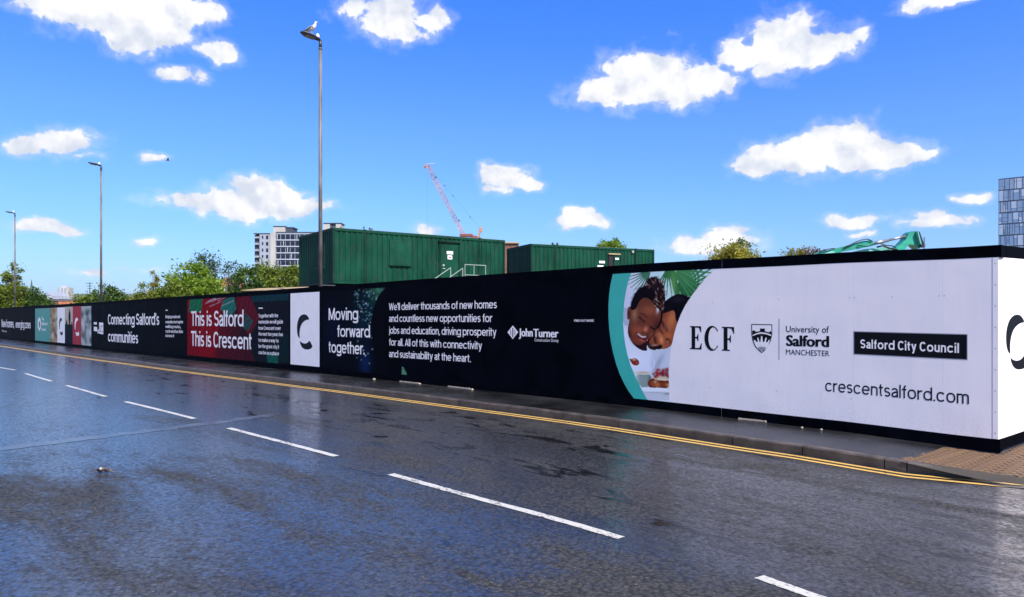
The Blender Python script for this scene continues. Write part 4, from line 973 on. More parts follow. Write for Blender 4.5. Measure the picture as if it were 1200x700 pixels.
# ------------------------------------------------------------------ street lamps
M_GALV = mat('weathered_galvanised_steel', (.13,.122,.115), .6, metal=.1, var=.3, vscale=6, stretch=(1,1,.25), bump=.2, bscale=30)
M_LAMP = mat('dark_grey_lantern', (.045,.045,.05), .45, var=.3)
M_LENS = mat('lantern_glass', (.10,.10,.10), .2, var=.05)
M_CELL = mat('photocell_white', (.75,.76,.8), .4, var=.03)
NANG = math.atan2(NRM.y, NRM.x)
lamp_pts = [(375.5, 22.0, 'tall grey street lamp in front of the green cabin, with a gull on its head'), (118.5, 40.0, 'middle grey street lamp rising behind the far hoarding near the tower block'), (17.5, 58.0, 'farthest grey street lamp, at the left edge beside the leafy tree')]
def make_lamp(loc, lab):
    o = empty('street_lamp', loc, NANG, lab, 'street lamp', 'street lamps behind the hoarding')
    mb = MB(); mb.tube((0,0,0),(0,0,1.6),.095,n=16); mb.tube((0,0,1.6),(0,0,1.72),.095,.062,16); mb.tube((0,0,1.72),(0,0,9.6),.062,.048,16); mb.tube((0,0,9.6),(0,0,9.66),.056,.056,12); mb.build('pole', M_GALV, o, True)
    MB().box(-.05,.05,-.1,-.092,.5,1.1).build('inspection_door', M_LAMP, o)
    MB().tube((0,0,9.66),(0,0,9.88),.05,.045,12).tube((-.03,0,9.86),(.14,0,9.89),.038,.034,10).build('spigot', M_LAMP, o, True)
    mb = MB(); pts = []; sec = [(.02,.06,.05,.0),(.10,.10,.07,.0),(.23,.15,.085,.005),(.42,.165,.085,.01),(.56,.13,.06,.02),(.63,.06,.03,.028)]; vs = []
    for x, w, h, dz in sec:
        zc = 9.885+x*.09+dz
        for k in range(12):
            t = 2*math.pi*k/12; zz = math.sin(t); vs.append((x, math.cos(t)*w, zc+(zz*h*.75 if zz > 0 else zz*h*.35)))
    mb.add(vs, [(i*12+k, i*12+(k+1)%12, (i+1)*12+(k+1)%12, (i+1)*12+k) for i in range(len(sec)-1) for k in range(12)]+[tuple(range(11,-1,-1)), tuple(range(60,72))]); mb.build('lantern', M_LAMP, o, True)
    MB().bbox(-.15,.15,-.1,.1,-.008,.008,.003).build('lens', M_LENS, o, loc=(.36,0,9.893), rot=(0,-.09,0))
    MB().loft([(.09,0,9.93),(.09,0,9.97),(.09,0,10.02),(.09,0,10.05),(.09,0,10.065)], [.05,.055,.05,.03,.008], 12).build('photocell', M_CELL, o, True)
    return o
for px, Y, lab in lamp_pts: make_lamp((AT(px, Y, z=0).x, Y, .12), lab)
# gull standing on the nearest lantern
M_GULLW = mat('gull_white', (.72,.70,.68), .8, var=.1, vscale=20); M_GULLG = mat('gull_grey', (.24,.22,.20), .8, var=.2, vscale=30); M_BEAK = mat('gull_beak', (.5,.33,.06), .5); M_DK = mat('gull_dark', (.03,.03,.03), .6)
lx = AT(375.5, 22.0, z=0).x; base = Vector((lx, 22.0, 0))+Vector((NRM.x, NRM.y, 0))*.27
gl = empty('gull', (base.x, base.y, 10.115), math.atan2(-.35, .94), 'pale gull with greyish wings perched on top of the nearest street lamp', 'gull')
mb = MB(); mb.loft([(-.20,0,.12),(-.15,0,.13),(-.07,0,.15),(.02,0,.185),(.08,0,.22),(.105,0,.265),(.115,0,.305),(.13,0,.33),(.155,0,.335),(.172,0,.33)],
        [(.012,.008),(.035,.028),(.062,.06),(.07,.072),(.058,.06),(.038,.04),(.033,.034),(.036,.036),(.024,.022),(.008,.008)], 12)
mb.build('body', M_GULLW, gl, True)
for sy in (-1, 1):
    mb = MB(); vs = []; sec = [(.07,.205,.045),(.0,.20,.058),(-.1,.165,.05),(-.2,.135,.026),(-.29,.115,.006)]
    for x, z, h in sec: vs += [(x, sy*(.05+h*.5), z+h*.5), (x, sy*(.062+h*.35), z), (x, sy*(.05+h*.2), z-h*.7), (x, sy*.02, z+h*.2)]
    mb.add(vs, [(4*i+k, 4*i+(k+1)%4, 4*i+4+(k+1)%4, 4*i+4+k) for i in range(4) for k in range(4)]+[(3,2,1,0),(16,17,18,19)]); mb.build('wing', M_GULLG, gl, True)
    MB().tube((.0,sy*.025,.13),(.01,sy*.025,.0),.006,.004,6).build('leg', M_BEAK, gl)
    MB().loft([(.148,sy*.022,.343),(.152,sy*.0265,.343),(.156,sy*.022,.343)], [.003,.005,.003], 6).build('eye', M_DK, gl)
MB().loft([(.168,0,.331),(.195,0,.328),(.215,0,.320)], [(.009,.010),(.007,.009),(.002,.003)], 8).build('beak', M_BEAK, gl, True)
MB().add([(-.17,-.03,.125),(-.17,.03,.125),(-.27,.035,.10),(-.27,-.035,.10),(-.17,-.03,.135),(-.17,.03,.135),(-.27,.035,.106),(-.27,-.035,.106)], [(0,1,2,3),(7,6,5,4),(0,4,5,1),(1,5,6,2),(2,6,7,3),(3,7,4,0)]).build('tail', M_GULLW, gl)
# far flying gull
p = AT(196.5, 70, 188.3); fb = empty('flying_gull', p, .5, 'tiny dark gull gliding in the sky right of the middle lamp', 'gull')
MB().loft([(-.22,0,0),(-.1,0,.01),(.1,0,.02),(.2,0,.02),(.27,0,.01)], [.01,.05,.06,.04,.008], 8).build('body', M_GULLG, fb, True)
for sy in (-1, 1):
    MB().add([(.08,sy*.03,.03),(.10,sy*.3,.14),(.0,sy*.62,.10),(-.05,sy*.6,.09),(-.05,sy*.3,.12),(-.08,sy*.03,.02)]+[(.08,sy*.03,.045),(.10,sy*.3,.152),(.0,sy*.62,.105),(-.05,sy*.6,.095),(-.05,sy*.3,.13),(-.08,sy*.03,.03)],
        [(0,1,2,3,4,5),(11,10,9,8,7,6)]+[(k,(k+1)%6,6+(k+1)%6,6+k) for k in range(6)]).build('wing', M_DK, fb)

# ------------------------------------------------------------------ green site cabins
def green(name, c): return mat(name, c, .55, spec=.10, bump=.15, bscale=14, var=.22, vscale=1.6, dirt=.25, stretch=(1,1,.4))
M_GREEN = green('green_cabin_paint', (.0030,.045,.024)); M_GREEN2 = green('green_frame_paint', (.003,.026,.015)); M_DOOR = green('green_door_paint', (.004,.050,.027))
M_STEEL = mat('pale_handrail_paint', (.30,.34,.31), .4, var=.1); M_SIGN = mat('white_sign_plate', (.7,.7,.7), .4, var=.04); M_RED = mat('red_sign_print', (.5,.03,.03), .5); M_BLACK = mat('painted_opening_shade', (.004,.005,.005), .8)  # the near-black paints the shade inside doorway and slots
M_OR = mat('weathered_ply_edge', (.34,.24,.12), .7)
M_ROOF = mat('cabin_roof_felt', (.10,.11,.10), .8)
def corr(L, H, pitch=.28, dep=.035):         # corrugated sheet in the x-z plane, facing -y
    mb = MB(); n = int(L/pitch); p = L/n; xs = []
    for k in range(n): xs += [(k*p, 0), (k*p+p*.42, 0), (k*p+p*.5, dep), (k*p+p*.92, dep)]
    xs.append((L, 0)); vs = [(x, y, z) for x, y in xs for z in (0, H)]
    mb.add(vs, [(2*i, 2*i+2, 2*i+3, 2*i+1) for i in range(len(xs)-1)]); return mb
def cabin(loc, ang, L, Wd, z0, H, lab, ribs):
    o = empty('site_cabin', loc, ang, lab, 'site cabin', 'green site cabins')
    def corrplaced(name, LL, M):
        mb = corr(LL, H-.26); mb.v = [tuple(M @ Vector(v)) for v in mb.v]; return mb.build(name, M_GREEN, o)
    def T(x, y, z, r): return Matrix.Translation((x, y, z)) @ Matrix.Rotation(r, 4, 'Z')
    corrplaced('side_cladding', L-.2, T(.1, .03, z0+.14, 0))
    corrplaced('end_cladding', Wd-.2, T(.03, Wd-.1, z0+.14, -math.pi/2))
    corrplaced('end_cladding', Wd-.2, T(L-.03, .1, z0+.14, math.pi/2))
    corrplaced('side_cladding', L-.2, T(L-.1, Wd-.03, z0+.14, math.pi))
    for x in (0, L-.12):
        for y in (0, Wd-.12): MB().bbox(x, x+.12, y, y+.12, z0, z0+H, .012).build('corner_post', M_GREEN2, o)
    for zz in (z0, z0+H-.13):
        MB().box(.12, L-.12, .004, .08, zz+.002, zz+.128).build('side_rail', M_GREEN, o); MB().box(.004, .08, .12, Wd-.12, zz+.002, zz+.128).build('end_rail', M_GREEN2, o)
        MB().box(L-.08, L-.004, .12, Wd-.12, zz+.002, zz+.128).build('end_rail', M_GREEN2, o); MB().box(.12, L-.12, Wd-.08, Wd-.004, zz+.002, zz+.128).build('side_rail', M_GREEN2, o)
    MB().box(.01, L-.01, .01, Wd-.01, z0+H-.02, z0+H+.02).build('roof', M_ROOF, o)
    for x in ribs: MB().bbox(x-.05, x+.05, -.035, .028, z0+.01, z0+H+.03, .008).build('post', M_GREEN2, o)
    return o
def along(org, ang, px):
    t = (px-600)/FPX; dx, dy = math.cos(ang), math.sin(ang); return (t*org[1]-org[0])/(dx-t*dy)
# stacked pair, left
A1 = math.atan2(.57, .82); O1 = (AT(390, 36, z=0).x, 36.0); z1, H1 = 3.40, 2.73
low = cabin((*O1, .12), A1, 9.9, 5.0, 0, 3.1, 'lower green site cabin carrying the larger cabin, mostly hidden behind the hoarding', [])
ax = lambda px: along(O1, A1, px)
c1 = cabin((*O1, .12), A1, ax(592), 5.0, z1-.12, H1, 'larger green corrugated site cabin with door and white handrail, behind the hoarding', [ax(427.5), ax(562)])
def zat(x, py, org, ang): y = org[1]+math.sin(ang)*x; return CZ+(HY-py)*y/FPX-.12
def fbox(par, org, ang, xa, xb, ya, yb, y0, y1, name, m, b=.008, **k):
    a, c = along(org, ang, xa), along(org, ang, xb); zt, zb = zat(a, ya, org, ang), zat(a, yb, org, ang)
    return MB().bbox(a, c, y0, y1, zb, zt, b).build(name, m, par, **k)
sh = fbox(c1, O1, A1, 456.5, 481, 281.5, 309, -.03, .028, 'window_shutter', M_DOOR)
fbox(sh, O1, A1, 455.5, 482, 309.2, 311.2, -.075, .02, 'sill', M_GREEN)
for k in range(4): fbox(sh, O1, A1, 461+k*4.6, 463+k*4.6, 283.4, 284.6, -.037, -.030, 'vent_slot', M_BLACK, .001)
dr = fbox(c1, O1, A1, 516.5, 537, 284.5, 325.5, -.03, .028, 'door', M_DOOR)
fbox(c1, O1, A1, 513.5, 539.6, 281.9, 283.8, -.12, .028, 'door_canopy', M_GREEN2)
for xa, xb in ((514.3,516), (537.4,538.8)): fbox(c1, O1, A1, xa, xb, 284.3, 325.5, -.045, .028, 'door_frame', M_GREEN2, .004)
fbox(dr, O1, A1, 523.2, 530.6, 294.4, 298, -.037, -.030, 'sign', M_SIGN, .001); sg = fbox(dr, O1, A1, 524.2, 529.6, 299.4, 304, -.037, -.030, 'sign', M_SIGN, .001)
fbox(dr, O1, A1, 525.6, 528.4, 301.2, 302.8, -.0395, -.037, 'sign_print', M_RED, .0005)
fbox(dr, O1, A1, 518.4, 520.6, 310, 312, -.05, -.03, 'lock', M_STEEL, .003); fbox(dr, O1, A1, 518.2, 521, 314.4, 315.4, -.09, -.03, 'handle', M_STEEL, .003)
# landing with handrail outside the door, and stair rails
lnd = empty('access_stair', (*O1, .12), A1, 'white tube handrail and landing at the door of the larger green cabin', 'access stair')
def P1(px, py, y): x = ax(px); return (x, y, zat(x, py, O1, A1)+0)
zf = z1-.12+.05
MB().box(ax(513), ax(556), -1.1, -.05, zf-.06, zf).build('landing', M_GALV, lnd)
a_, b_, m_ = ax(533), ax(557), ax(543.5)
for x, zt in ((a_, 1.0), (b_, 1.0), (m_, .98)): MB().tube((x, -1.06, zf), (x, -1.06, zf+zt+.08), .017, n=8).build('post', M_STEEL, lnd)
MB().tube((a_-.02, -1.06, zf+1.1), (b_+.02, -1.06, zf+1.1), .019, n=8).build('top_rail', M_STEEL, lnd)
MB().tube((a_, -1.06, zf+.55), (b_, -1.06, zf+.55), .018, n=8).build('mid_rail', M_STEEL, lnd)
for x0_, x1_ in ((510, 516.5), (524, 530.5)):
    xa, xb = ax(x0_)-.9, ax(x1_); MB().tube((xa, -1.06, zf+.1), (xb, -1.06, zf+.9), .018, n=8).build('stair_rail', M_STEEL, lnd); MB().tube((xb, -1.06, zf), (xb, -1.06, zf+.9), .022, n=8).build('post', M_STEEL, lnd)
for k in range(8): MB().box(ax(513)-.25-.26*k, ax(513)-.02-.26*k, -1.05, -.2, zf-.2-.36*k-.04, zf-.2-.36*k).build('tread', M_GALV, lnd)
# roof clutter on the larger cabin
def rz1(px): return z1-.12+H1
for px, h, w in ((427,.16,.07),(434,.12,.16),(436.5,.09,.08),(400,.06,.05)):
    x = ax(px); MB().loft([(x, .06, z1-.12+H1+.02), (x+.01, .07, z1-.12+H1+.02+h*.6), (x-.01, .06, z1-.12+H1+.02+h)], [(w/2, .05), (w*.6, .05), (w*.3, .03)], 8).build('lifting_eye', M_DK, c1, True)
# end wall shutter on the shaded end
MB().bbox(-.03, .02, 1.1, 2.2, z1+.75, z1+1.9, .01).build('window_shutter', M_GREEN2, c1)
MB().bbox(-.07, .02, 1.05, 2.25, z1+.68, z1+.745, .01).build('ledge', M_GREEN, c1)
# second cabin, right
A2 = math.atan2(.417, .909); O2 = (AT(622, 45, z=0).x, 45.0); ax2 = lambda px: along(O2, A2, px)
ztop = CZ+(HY-286)*45/FPX-.12
low2 = cabin((*O2, .12), A2, 9.2, 3.6, 0, 3.2, 'lower green site cabin under the smaller cabin, hidden behind the hoarding', [])
c2 = cabin((*O2, .12), A2, ax2(767), 3.6, ztop-2.75, 2.75, 'smaller green corrugated site cabin with open door, right of the larger one', [ax2(650), ax2(745)])
fbox(c2, O2, A2, 713, 718.5, 299, 322, -.02, .036, 'doorway_shade_slab', M_BLACK, .002)  # solid black slab for the open doorway; its dark inside is painted
fbox(c2, O2, A2, 712.6, 726.5, 297, 298.4, -.1, .03, 'door_canopy', M_OR)
d2 = fbox(c2, O2, A2, 719, 726, 299, 322, -.06, .03, 'door', M_DOOR); fbox(d2, O2, A2, 720.4, 724.6, 302.3, 304.6, -.068, -.06, 'sign', M_SIGN, .001)
fbox(c2, O2, A2, 702, 708.6, 305.8, 308.6, -.03, .02, 'sign', M_SIGN, .001); s2 = fbox(c2, O2, A2, 700, 707, 311, 315, -.03, .02, 'sign', M_SIGN, .001); fbox(s2, O2, A2, 701, 706, 312.6, 314, -.034, -.03, 'sign_print', M_RED, .001)
for px in (653.5, 648): x = ax2(px); MB().loft([(x,.05,ztop),(x,.05,ztop+.1),(x,.05,ztop+.17)], [.06,.08,.03], 8).build('lifting_eye', M_DK, c2, True)
fbox(c2, O2, A2, 740, 742.4, 294, 296.5, -.08, .03, 'floodlight', M_STEEL)
# brown roof glimpsed between the two cabins
p = AT(592, 62, z=0); p2 = AT(606, 62, z=0)
br = empty('brick_store', (p.x, 62, 0), 0, 'low brown brick store whose flat roof shows between the two green cabins', 'store')
M_BRK = mat('red_brown_brickwork', (.17,.075,.05), .85, bump=.4, bscale=20, var=.3)
MB().box(-1.2, p2.x-p.x, 0, 4, 0, CZ+(HY-285.5)*62/FPX).build('wall', M_BRK, br)
MB().bbox(-1.35, p2.x-p.x+.15, -.15, 4.15, CZ+(HY-285.5)*62/FPX+.002, CZ+(HY-284)*62/FPX, .02).build('roof', M_OR, br)
for k in range(3): MB().box(-1+k*.8, -.6+k*.8, -.01, .05, 4.4, 5.4).build('window', M_DK, br)
# pale sheet roof just behind the hoarding
p, q = AT(291, 25.6, z=0), AT(349, 25.6, z=0); zt = CZ+(HY-337.2)*25.6/FPX-.12; A = math.atan2(q.y-p.y, q.x-p.x); Ln = (q-p).length
ls = empty('lean_to', (p.x, p.y, .12), A, 'low lean-to with pale plywood roof edge just above the hoarding, before the dense trees', 'lean-to')
MB().box(0, Ln, -.35, -.32, zt-.21, zt-.128).build('fascia', M_TIMBER, ls); 
mb = MB(); vs = [(-.05,-.4,zt-.125),(Ln+.05,-.4,zt-.10),(Ln+.05,1.2,zt+.06),(-.05,1.2,zt+.0),(-.05,-.4,zt-.10),(Ln+.05,-.4,zt-.075),(Ln+.05,1.2,zt+.085),(-.05,1.2,zt+.025)]
mb.add(vs, [(0,3,2,1),(4,5,6,7),(0,1,5,4),(1,2,6,5),(2,3,7,6),(3,0,4,7)]).build('roof_sheet', M_OR, ls)
for x in (.1, Ln-.1):
    for y in (-.25, 1.0): MB().box(x-.05, x+.05, y-.05, y+.05, 0, zt-.13).build('post', M_TIMBER, ls)

# ------------------------------------------------------------------ buildings beyond
M_REND = mat('cream_render', (.40,.375,.34), .85, var=.08, vscale=.2); M_REND2 = mat('pale_grey_cladding', (.28,.30,.35), .8, var=.06, vscale=.2); M_CHAR = mat('charcoal_cladding', (.035,.045,.06), .7, var=.2)
M_PANE = mat('dark_window_glass', (.012,.018,.032), .3, var=.6, vscale=.4, spec=.25); M_FRM = mat('white_window_frame', (.42,.44,.48), .6)
Yb = 300.0; u_ = Yb/FPX
def bx(px): return (px-600)*u_
def bz(py): return CZ+(HY-py)*u_
ab = empty('apartment_block', (bx(297), Yb, 0), 0, 'pale apartment block with rows of dark windows behind the trees and the green cabin', 'apartment block')
X0 = bx(297)
def ob(name, m, pxa, pxb, pya, pyb, y0, y1, par=None, zb=None):
    return MB().box(bx(pxa)-X0, bx(pxb)-X0, y0, y1, bz(pyb) if zb is None else zb, bz(pya)).build(name, m, par or ab)
ob('wall', M_CHAR, 297, 304, 275, 0, 1.5, 14, zb=-.3); ob('wall', M_REND2, 304.01, 317, 274.2, 0, 0, 14, zb=-.3); ob('wall', M_REND, 317.01, 323, 273, 0, -.4, 14, zb=-.3)
ob('wall', M_REND2, 323.01, 402, 272.6, 0, .2, 14, zb=-.3); ob('parapet', M_CHAR, 323.1, 402, 271.9, 272.55, .0, 14); ob('parapet', M_CHAR, 296.8, 317, 273.4, 274.15, -.2, 14)
pane = lambda w, h: MB().box(0, w, -.05, .12, 0, h).mesh('window', M_PANE)
wA = pane(4.7*u_, 5.8*u_); wB = pane(2.6*u_, 4.2*u_); wC = pane(1.6*u_, 3.4*u_)
mul = MB().box(-.12, .12, -.16, -.06, 0, 5.4*u_).mesh('mullion', M_FRM)
for r_ in range(11):
    y = 281.6+r_*7.55-1.2
    if y > 375: break
    for k in range(14):
        o = link('window', wA, ab, (bx(323.8+k*5.55)-X0, .1, bz(y)))
        if (k*5+r_*3) % 4 < 1: link('mullion', mul, o, (2.0*u_+((k+r_) % 3-1)*.3, 0, 0))
    ob('floor_band', M_FRM, 323.1, 402, y+.6, y+1.6, -.12, .19)
    link('window', wB, ab, (bx(311.8)-X0, -.02, bz(y))); link('window', wC, ab, (bx(307)-X0, -.02, bz(y-.6)))
    bal = ob('balcony', M_REND2, 297.6, 303.0, y-3.4, y-1.2, .6, 1.49); ob('rail', M_CHAR, 297.6, 303.0, y-4.1, y-3.7, .6, .7, par=bal)
pr = ob('plant_room', M_REND, 319.5, 333, 265.4, 272.9, 1, 8, zb=bz(274)); ob('plant_roof', M_CHAR, 319, 333.4, 264.6, 265.38, .8, 8.2, par=pr)
pr = ob('plant_room', M_CHAR, 333.05, 341.5, 266.6, 272.5, 2, 8, zb=bz(274)); ob('plant_roof', M_CHAR, 333.4, 342.4, 265.6, 266.55, 1.8, 8.2, par=pr)
pr = ob('plant_room', M_REND, 377, 384.5, 261, 272, 3, 9, zb=bz(274)); ob('plant_roof', M_CHAR, 376.6, 398.4, 260.2, 260.98, 2.8, 9.2, par=pr)
ob('plant_room', M_CHAR, 384.55, 391.4, 261, 272, 3.5, 9, zb=bz(274)); ob('plant_room', M_REND, 391.45, 397.6, 261.3, 272, 3, 9, zb=bz(274))
# glazed tower at the right edge
Yg = 238.0; ug = Yg/FPX; Gx = (1170-600)*ug; Gc = (1198.5-600)*ug
gt = empty('glass_tower', (Gx, Yg, 0), R(-40), 'blue glass tower block with irregular mullions rising behind the hoarding corner at the right', 'tower')
Wg = (Gc-Gx)/math.cos(R(14))/.965; Hg = CZ+(HY-211)*ug+.3
MB().box(.03, 24, .12, 20, -.3, Hg-.1).build('core', M_CHAR, gt)
M_GL = mat('blue_sky_glass', (.20,.30,.46), .08, var=.25, vscale=.25, spec=1.0); M_GL2 = mat('pale_sky_glass', (.42,.50,.62), .15, var=.2, vscale=.3, spec=1.0); M_MUL = mat('dark_mullion', (.03,.035,.045), .5)
cube = MB().box(0, 1, 0, 1, 0, 1); gm = [cube.mesh('glass_pane', m) for m in (M_GL, M_GL2)]; mm_ = cube.mesh('mullion', M_MUL)
FH = 3.65; rr = random.Random(5); nf = int(Hg/FH)+1
for f in range(nf):
    zt = Hg-f*FH
    o = link('floor_band', mm_, gt, (0, -.04, zt-.2)); o.scale = (24, .15, .2)
    if zt-FH < .5: break
    x = .12
    while x < 23:
        w = rr.choice((.45, .6, .9, 1.3, 1.6)); w = min(w, 23.9-x); cuts = rr.choice(([0, 1], [0, 1], [0, .3, 1], [0, .68, 1], [0, .2, .55, 1])); hh = FH-.2
        if x < 12:
            for a, b in zip(cuts, cuts[1:]):
                pn = link('glass_pane', gm[rr.random() < .3], gt, (x+.05, .02, zt-FH+a*hh+.05)); pn.scale = (w-.1, .06, (b-a)*hh-.1)
                pn.rotation_euler = (rr.uniform(-.01, .01), 0, rr.uniform(-.012, .012))
        o = link('mullion', mm_, gt, (x-.05, -.03, zt-FH)); o.scale = (.1, .12, hh+.001); x += w
# distant tower block, low brick and white sheds, church spire, hills
def simple_block(name, lab, cat, px0, px1, pyt, Y, parts, m):
    k = Y/FPX; x0 = (px0-600)*k; o = empty(name, (x0, Y, 0), 0, lab, cat)
    MB().box(0, (px1-px0)*k, 0, max(6, (px1-px0)*k*.7), -.4, CZ+(HY-pyt)*k).build('wall', m, o); return o, k
o, k = simple_block('tower_block', 'distant pale tower block with blue-grey stripes on the skyline at the left', 'tower block', 67, 80.5, 337, 900, 0, M_REND)
for a, b in ((1.6,3.2),(5.6,6.6),(9.4,10.4)): MB().box(a*k, b*k, -.6, .1, 0, 39.2).build('window_strip', M_REND2, o)
for a, b in ((3.4,5.2),(7.2,9.0)): MB().box(a*k, b*k, -1.2, .05, 0, 39.6).build('wall_rib', M_FRM, o)
MB().box(4*k, 9.5*k, 2, 8, 40, CZ+(HY-334.8)*k).build('plant_room', M_FRM, o)
o, k = simple_block('brick_building', 'low red-brown brick building beyond the far hoarding, below the tower block', 'building', 53, 87, 352.8, 95, 0, M_BRK)
MB().box(-.1, 34*k+.1, -.1, 3, CZ+(HY-352.8)*k+.002, CZ+(HY-351.9)*k).build('roof', M_GALV, o); MB().box(17*k, 34*k, -.3, -.005, 0, CZ+(HY-353.6)*k).build('wall_panel', mat('orange_brickwork', (.38,.14,.07), .85, var=.2), o)
o, k = simple_block('white_shed', 'small white gabled shed on the skyline left of the tower block', 'shed', 51.5, 60, 346.5, 160, 0, M_FRM)
w = 8.5*k; zt = CZ+(HY-346.5)*k; MB().prism([(0, zt+.002), (w, zt+.002), (w*.5, zt+.8)], lambda a, b: (a, -.1, b), lambda a, b: (a, 6, b)).build('roof', M_REND2, o)
o, k = simple_block('white_shed', 'long low white shed roof right under the distant tower block', 'shed', 58, 71, 350.4, 150, 0, M_FRM)
MB().box(-.2, 13*k+.2, -.3, 7, CZ+(HY-350.4)*k+.002, CZ+(HY-349.8)*k).build('roof', M_FRM, o)
k = 1100/FPX; sp_ = empty('church_spire', ((37-600)*k, 1100, 0), 0, 'thin dark church spire on the skyline between the two left lamps', 'spire')
MB().box(-2, 2, -2, 2, 0, CZ+(HY-340)*k).build('tower', M_CHAR, sp_); MB().tube((0,0,CZ+(HY-340)*k), (0,0,CZ+(HY-327.5)*k), 2.2, .15, 8).build('spire_roof', M_CHAR, sp_)
for px, Y, t in ((105.3, 300, 331), (8, 0, 0)):
    if not Y: continue
    k = Y/FPX; o = empty('mast', ((px-600)*k, Y, 0), 0, 'thin aerial mast above the trees just left of the middle lamp', 'mast')
    zt = CZ+(HY-t)*k; MB().tube((0,0,0),(0,0,zt),.16,n=6).build('pole', M_CHAR, o)
    for j, dz in enumerate((.5, 1.6, 2.6)): MB().tube((-1.6+j*.3,0,zt-dz),(1.3-j*.2,0,zt-dz+.15),.10,n=5).build('aerial_arm', M_CHAR, o)
k = 72/FPX; X0_ = (256-600)*k; bb = empty('brick_gable_house', (X0_, 72, 0), 0, 'orange brick gable with stepped top peeping between the trees', 'house')
M_ORB = mat('orange_gable_brick', (.50,.22,.09), .85, bump=.5, bscale=14, var=.25, vscale=4)  # orange is the brick's own colour, varied at random
def hz(py): return CZ+(HY-py)*k
MB().prism([(0,-.3),(16.5*k,-.3),(16.5*k,hz(334)),(13*k,hz(333.6)),(12.4*k,hz(330.2)),(9*k,hz(330)),(8.6*k,hz(327.8)),(5*k,hz(327.8)),(5*k,hz(330)),(0,hz(330.6))], lambda a, b: (a, 0, b), lambda a, b: (a, 5, b)).build('wall', M_ORB, bb)
MB().box(6.2*k, 9.4*k, -.05, .2, hz(341), hz(337)).build('window', M_FRM, bb); MB().bbox(4.8*k, 8.9*k, -.06, 5.06, hz(327.8)+.002, hz(327), .01).build('coping', M_OR, bb)
MB().tube((6.4*k,.4,hz(327)), (6.4*k,.4,hz(324.6)), .1, n=8).build('chimney_pot', M_ORB, bb)
# hills
mb = MB(); nx, ny = 260, 10; vs = []
for i in range(nx+1):
    x = -3350+i*(2900+3350)/nx
    for j in range(ny+1):
        y = 2300+j*90; ridge = 96+24*mnoise.noise(Vector((x/900, 1.7, 0)))+9*mnoise.noise(Vector((x/170, 4, 0)))+ (9 if j > 3 else 5)*mnoise.noise(Vector((x/34, y/60, 2)))
        t = j/ny; vs.append((x, y, -1+(ridge+1)*math.sin(min(1, t*1.3)*math.pi/2)))
mb.add(vs, [(i*(ny+1)+j, (i+1)*(ny+1)+j, (i+1)*(ny+1)+j+1, i*(ny+1)+j+1) for i in range(nx) for j in range(ny)])
hl = mb.build('hills', mat('wooded_hillside', (.035,.065,.03), .95, var=.5, vscale=.02, tint=(.09,.11,.05)), None, True); tag(hl, kind='structure')

# ------------------------------------------------------------------ crane
M_CRW = mat('faded_crane_paint', (.40,.20,.09), .6, var=.35, vscale=.3); M_CRR = mat('crane_red', (.20,.055,.035), .5, var=.2); M_CRO = mat('crane_orange', (.45,.19,.09), .5)
Yc = 190.0; kc = Yc/FPX
def cz(py): return CZ+(HY-py)*kc
def cx(px): return (px-600)*kc
cr_ = empty('tower_crane', (cx(549), Yc, 0), 0, 'luffing tower crane with a raised pale lattice jib above the larger green cabin', 'crane')
Xc = cx(549)
def cp(px, py, y=0): return Vector((cx(px)-Xc, y, cz(py)))
def lattice(name, p, q, w, n, m, par, r=.055):
    d = (q-p).normalized(); a = d.cross(Vector((0,1,0))).normalized(); b = Vector((0,1,0)); mb = MB()
    cs = [(a+b)*w/2, (a-b)*w/2, (-a-b)*w/2, (-a+b)*w/2]
    for c_ in cs: mb.tube(p+c_, q+c_, r*1.3, n=4)
    for i in range(n):
        s0, s1 = p+(q-p)*(i/n), p+(q-p)*((i+1)/n)
        for k in range(4):
            c0, c1_ = cs[k], cs[(k+1)%4]
            mb.tube(s0+(c0 if i % 2 else c1_), s1+(c1_ if i % 2 else c0), r*.8, n=3, caps=False); mb.tube(s0+c0, s0+c1_, r*.7, n=3, caps=False)
    return mb.build(name, m, par)
lattice('jib', cp(543,275), cp(500.5,193), 1.0, 30, M_CRW, cr_)
lattice('mast', Vector((0,0,0)), cp(549,277), 1.7, 16, M_CRR, cr_, .09)
MB().bbox(cp(539,0).x, cp(554,0).x, -1, 1, cz(277.4), cz(274.6), .1).build('slewing_platform', M_CRR, cr_)
MB().prism([(cp(553,0).x, cz(276)),(cp(560,0).x, cz(277.6)),(cp(566,0).x, cz(280)),(cp(552,0).x, cz(279))], lambda a, b: (a, -.8, b), lambda a, b: (a, .8, b)).build('counter_jib', M_CRR, cr_)
for sy in (-.7, .7): MB().tube(cp(560.5,279,sy), cp(563.2,268.4,sy*.4), .22, .16, 6).build('a_frame_leg', M_CRO, cr_)
MB().bbox(cp(561.4,0).x, cp(565.2,0).x, -.5, .5, cz(272), cz(267), .08).build('a_frame_head', M_CRO, cr_)
MB().tube(cp(563,268.6), cp(501.5,194), .018, n=4).build('pendant_cable', M_DK, cr_)
for t in ((521,217.5),(531,229.6),(551,254.5)): MB().loft([cp(t[0]-.8,t[1]-1), cp(*t), cp(t[0]+.8,t[1]+1)], [.05,.13,.05], 6).build('cable_clamp', M_DK, cr_)
MB().tube(cp(500.6,194), cp(500.8,275), .014, n=4).build('hoist_rope', M_DK, cr_)
MB().bbox(cp(497,0).x, cp(499.6,0).x, -.3, .3, cz(197), cz(193.6), .05).build('jib_sheave', M_CRO, cr_)
MB().tube(cp(500,192.4), cp(510.6,191.4), .10, .05, n=6).build('jib_head_arm', M_FRM, cr_); MB().tube(cp(500.5,196.5), cp(507.6,195), .05, n=5).build('jib_head_brace', M_CRW, cr_)
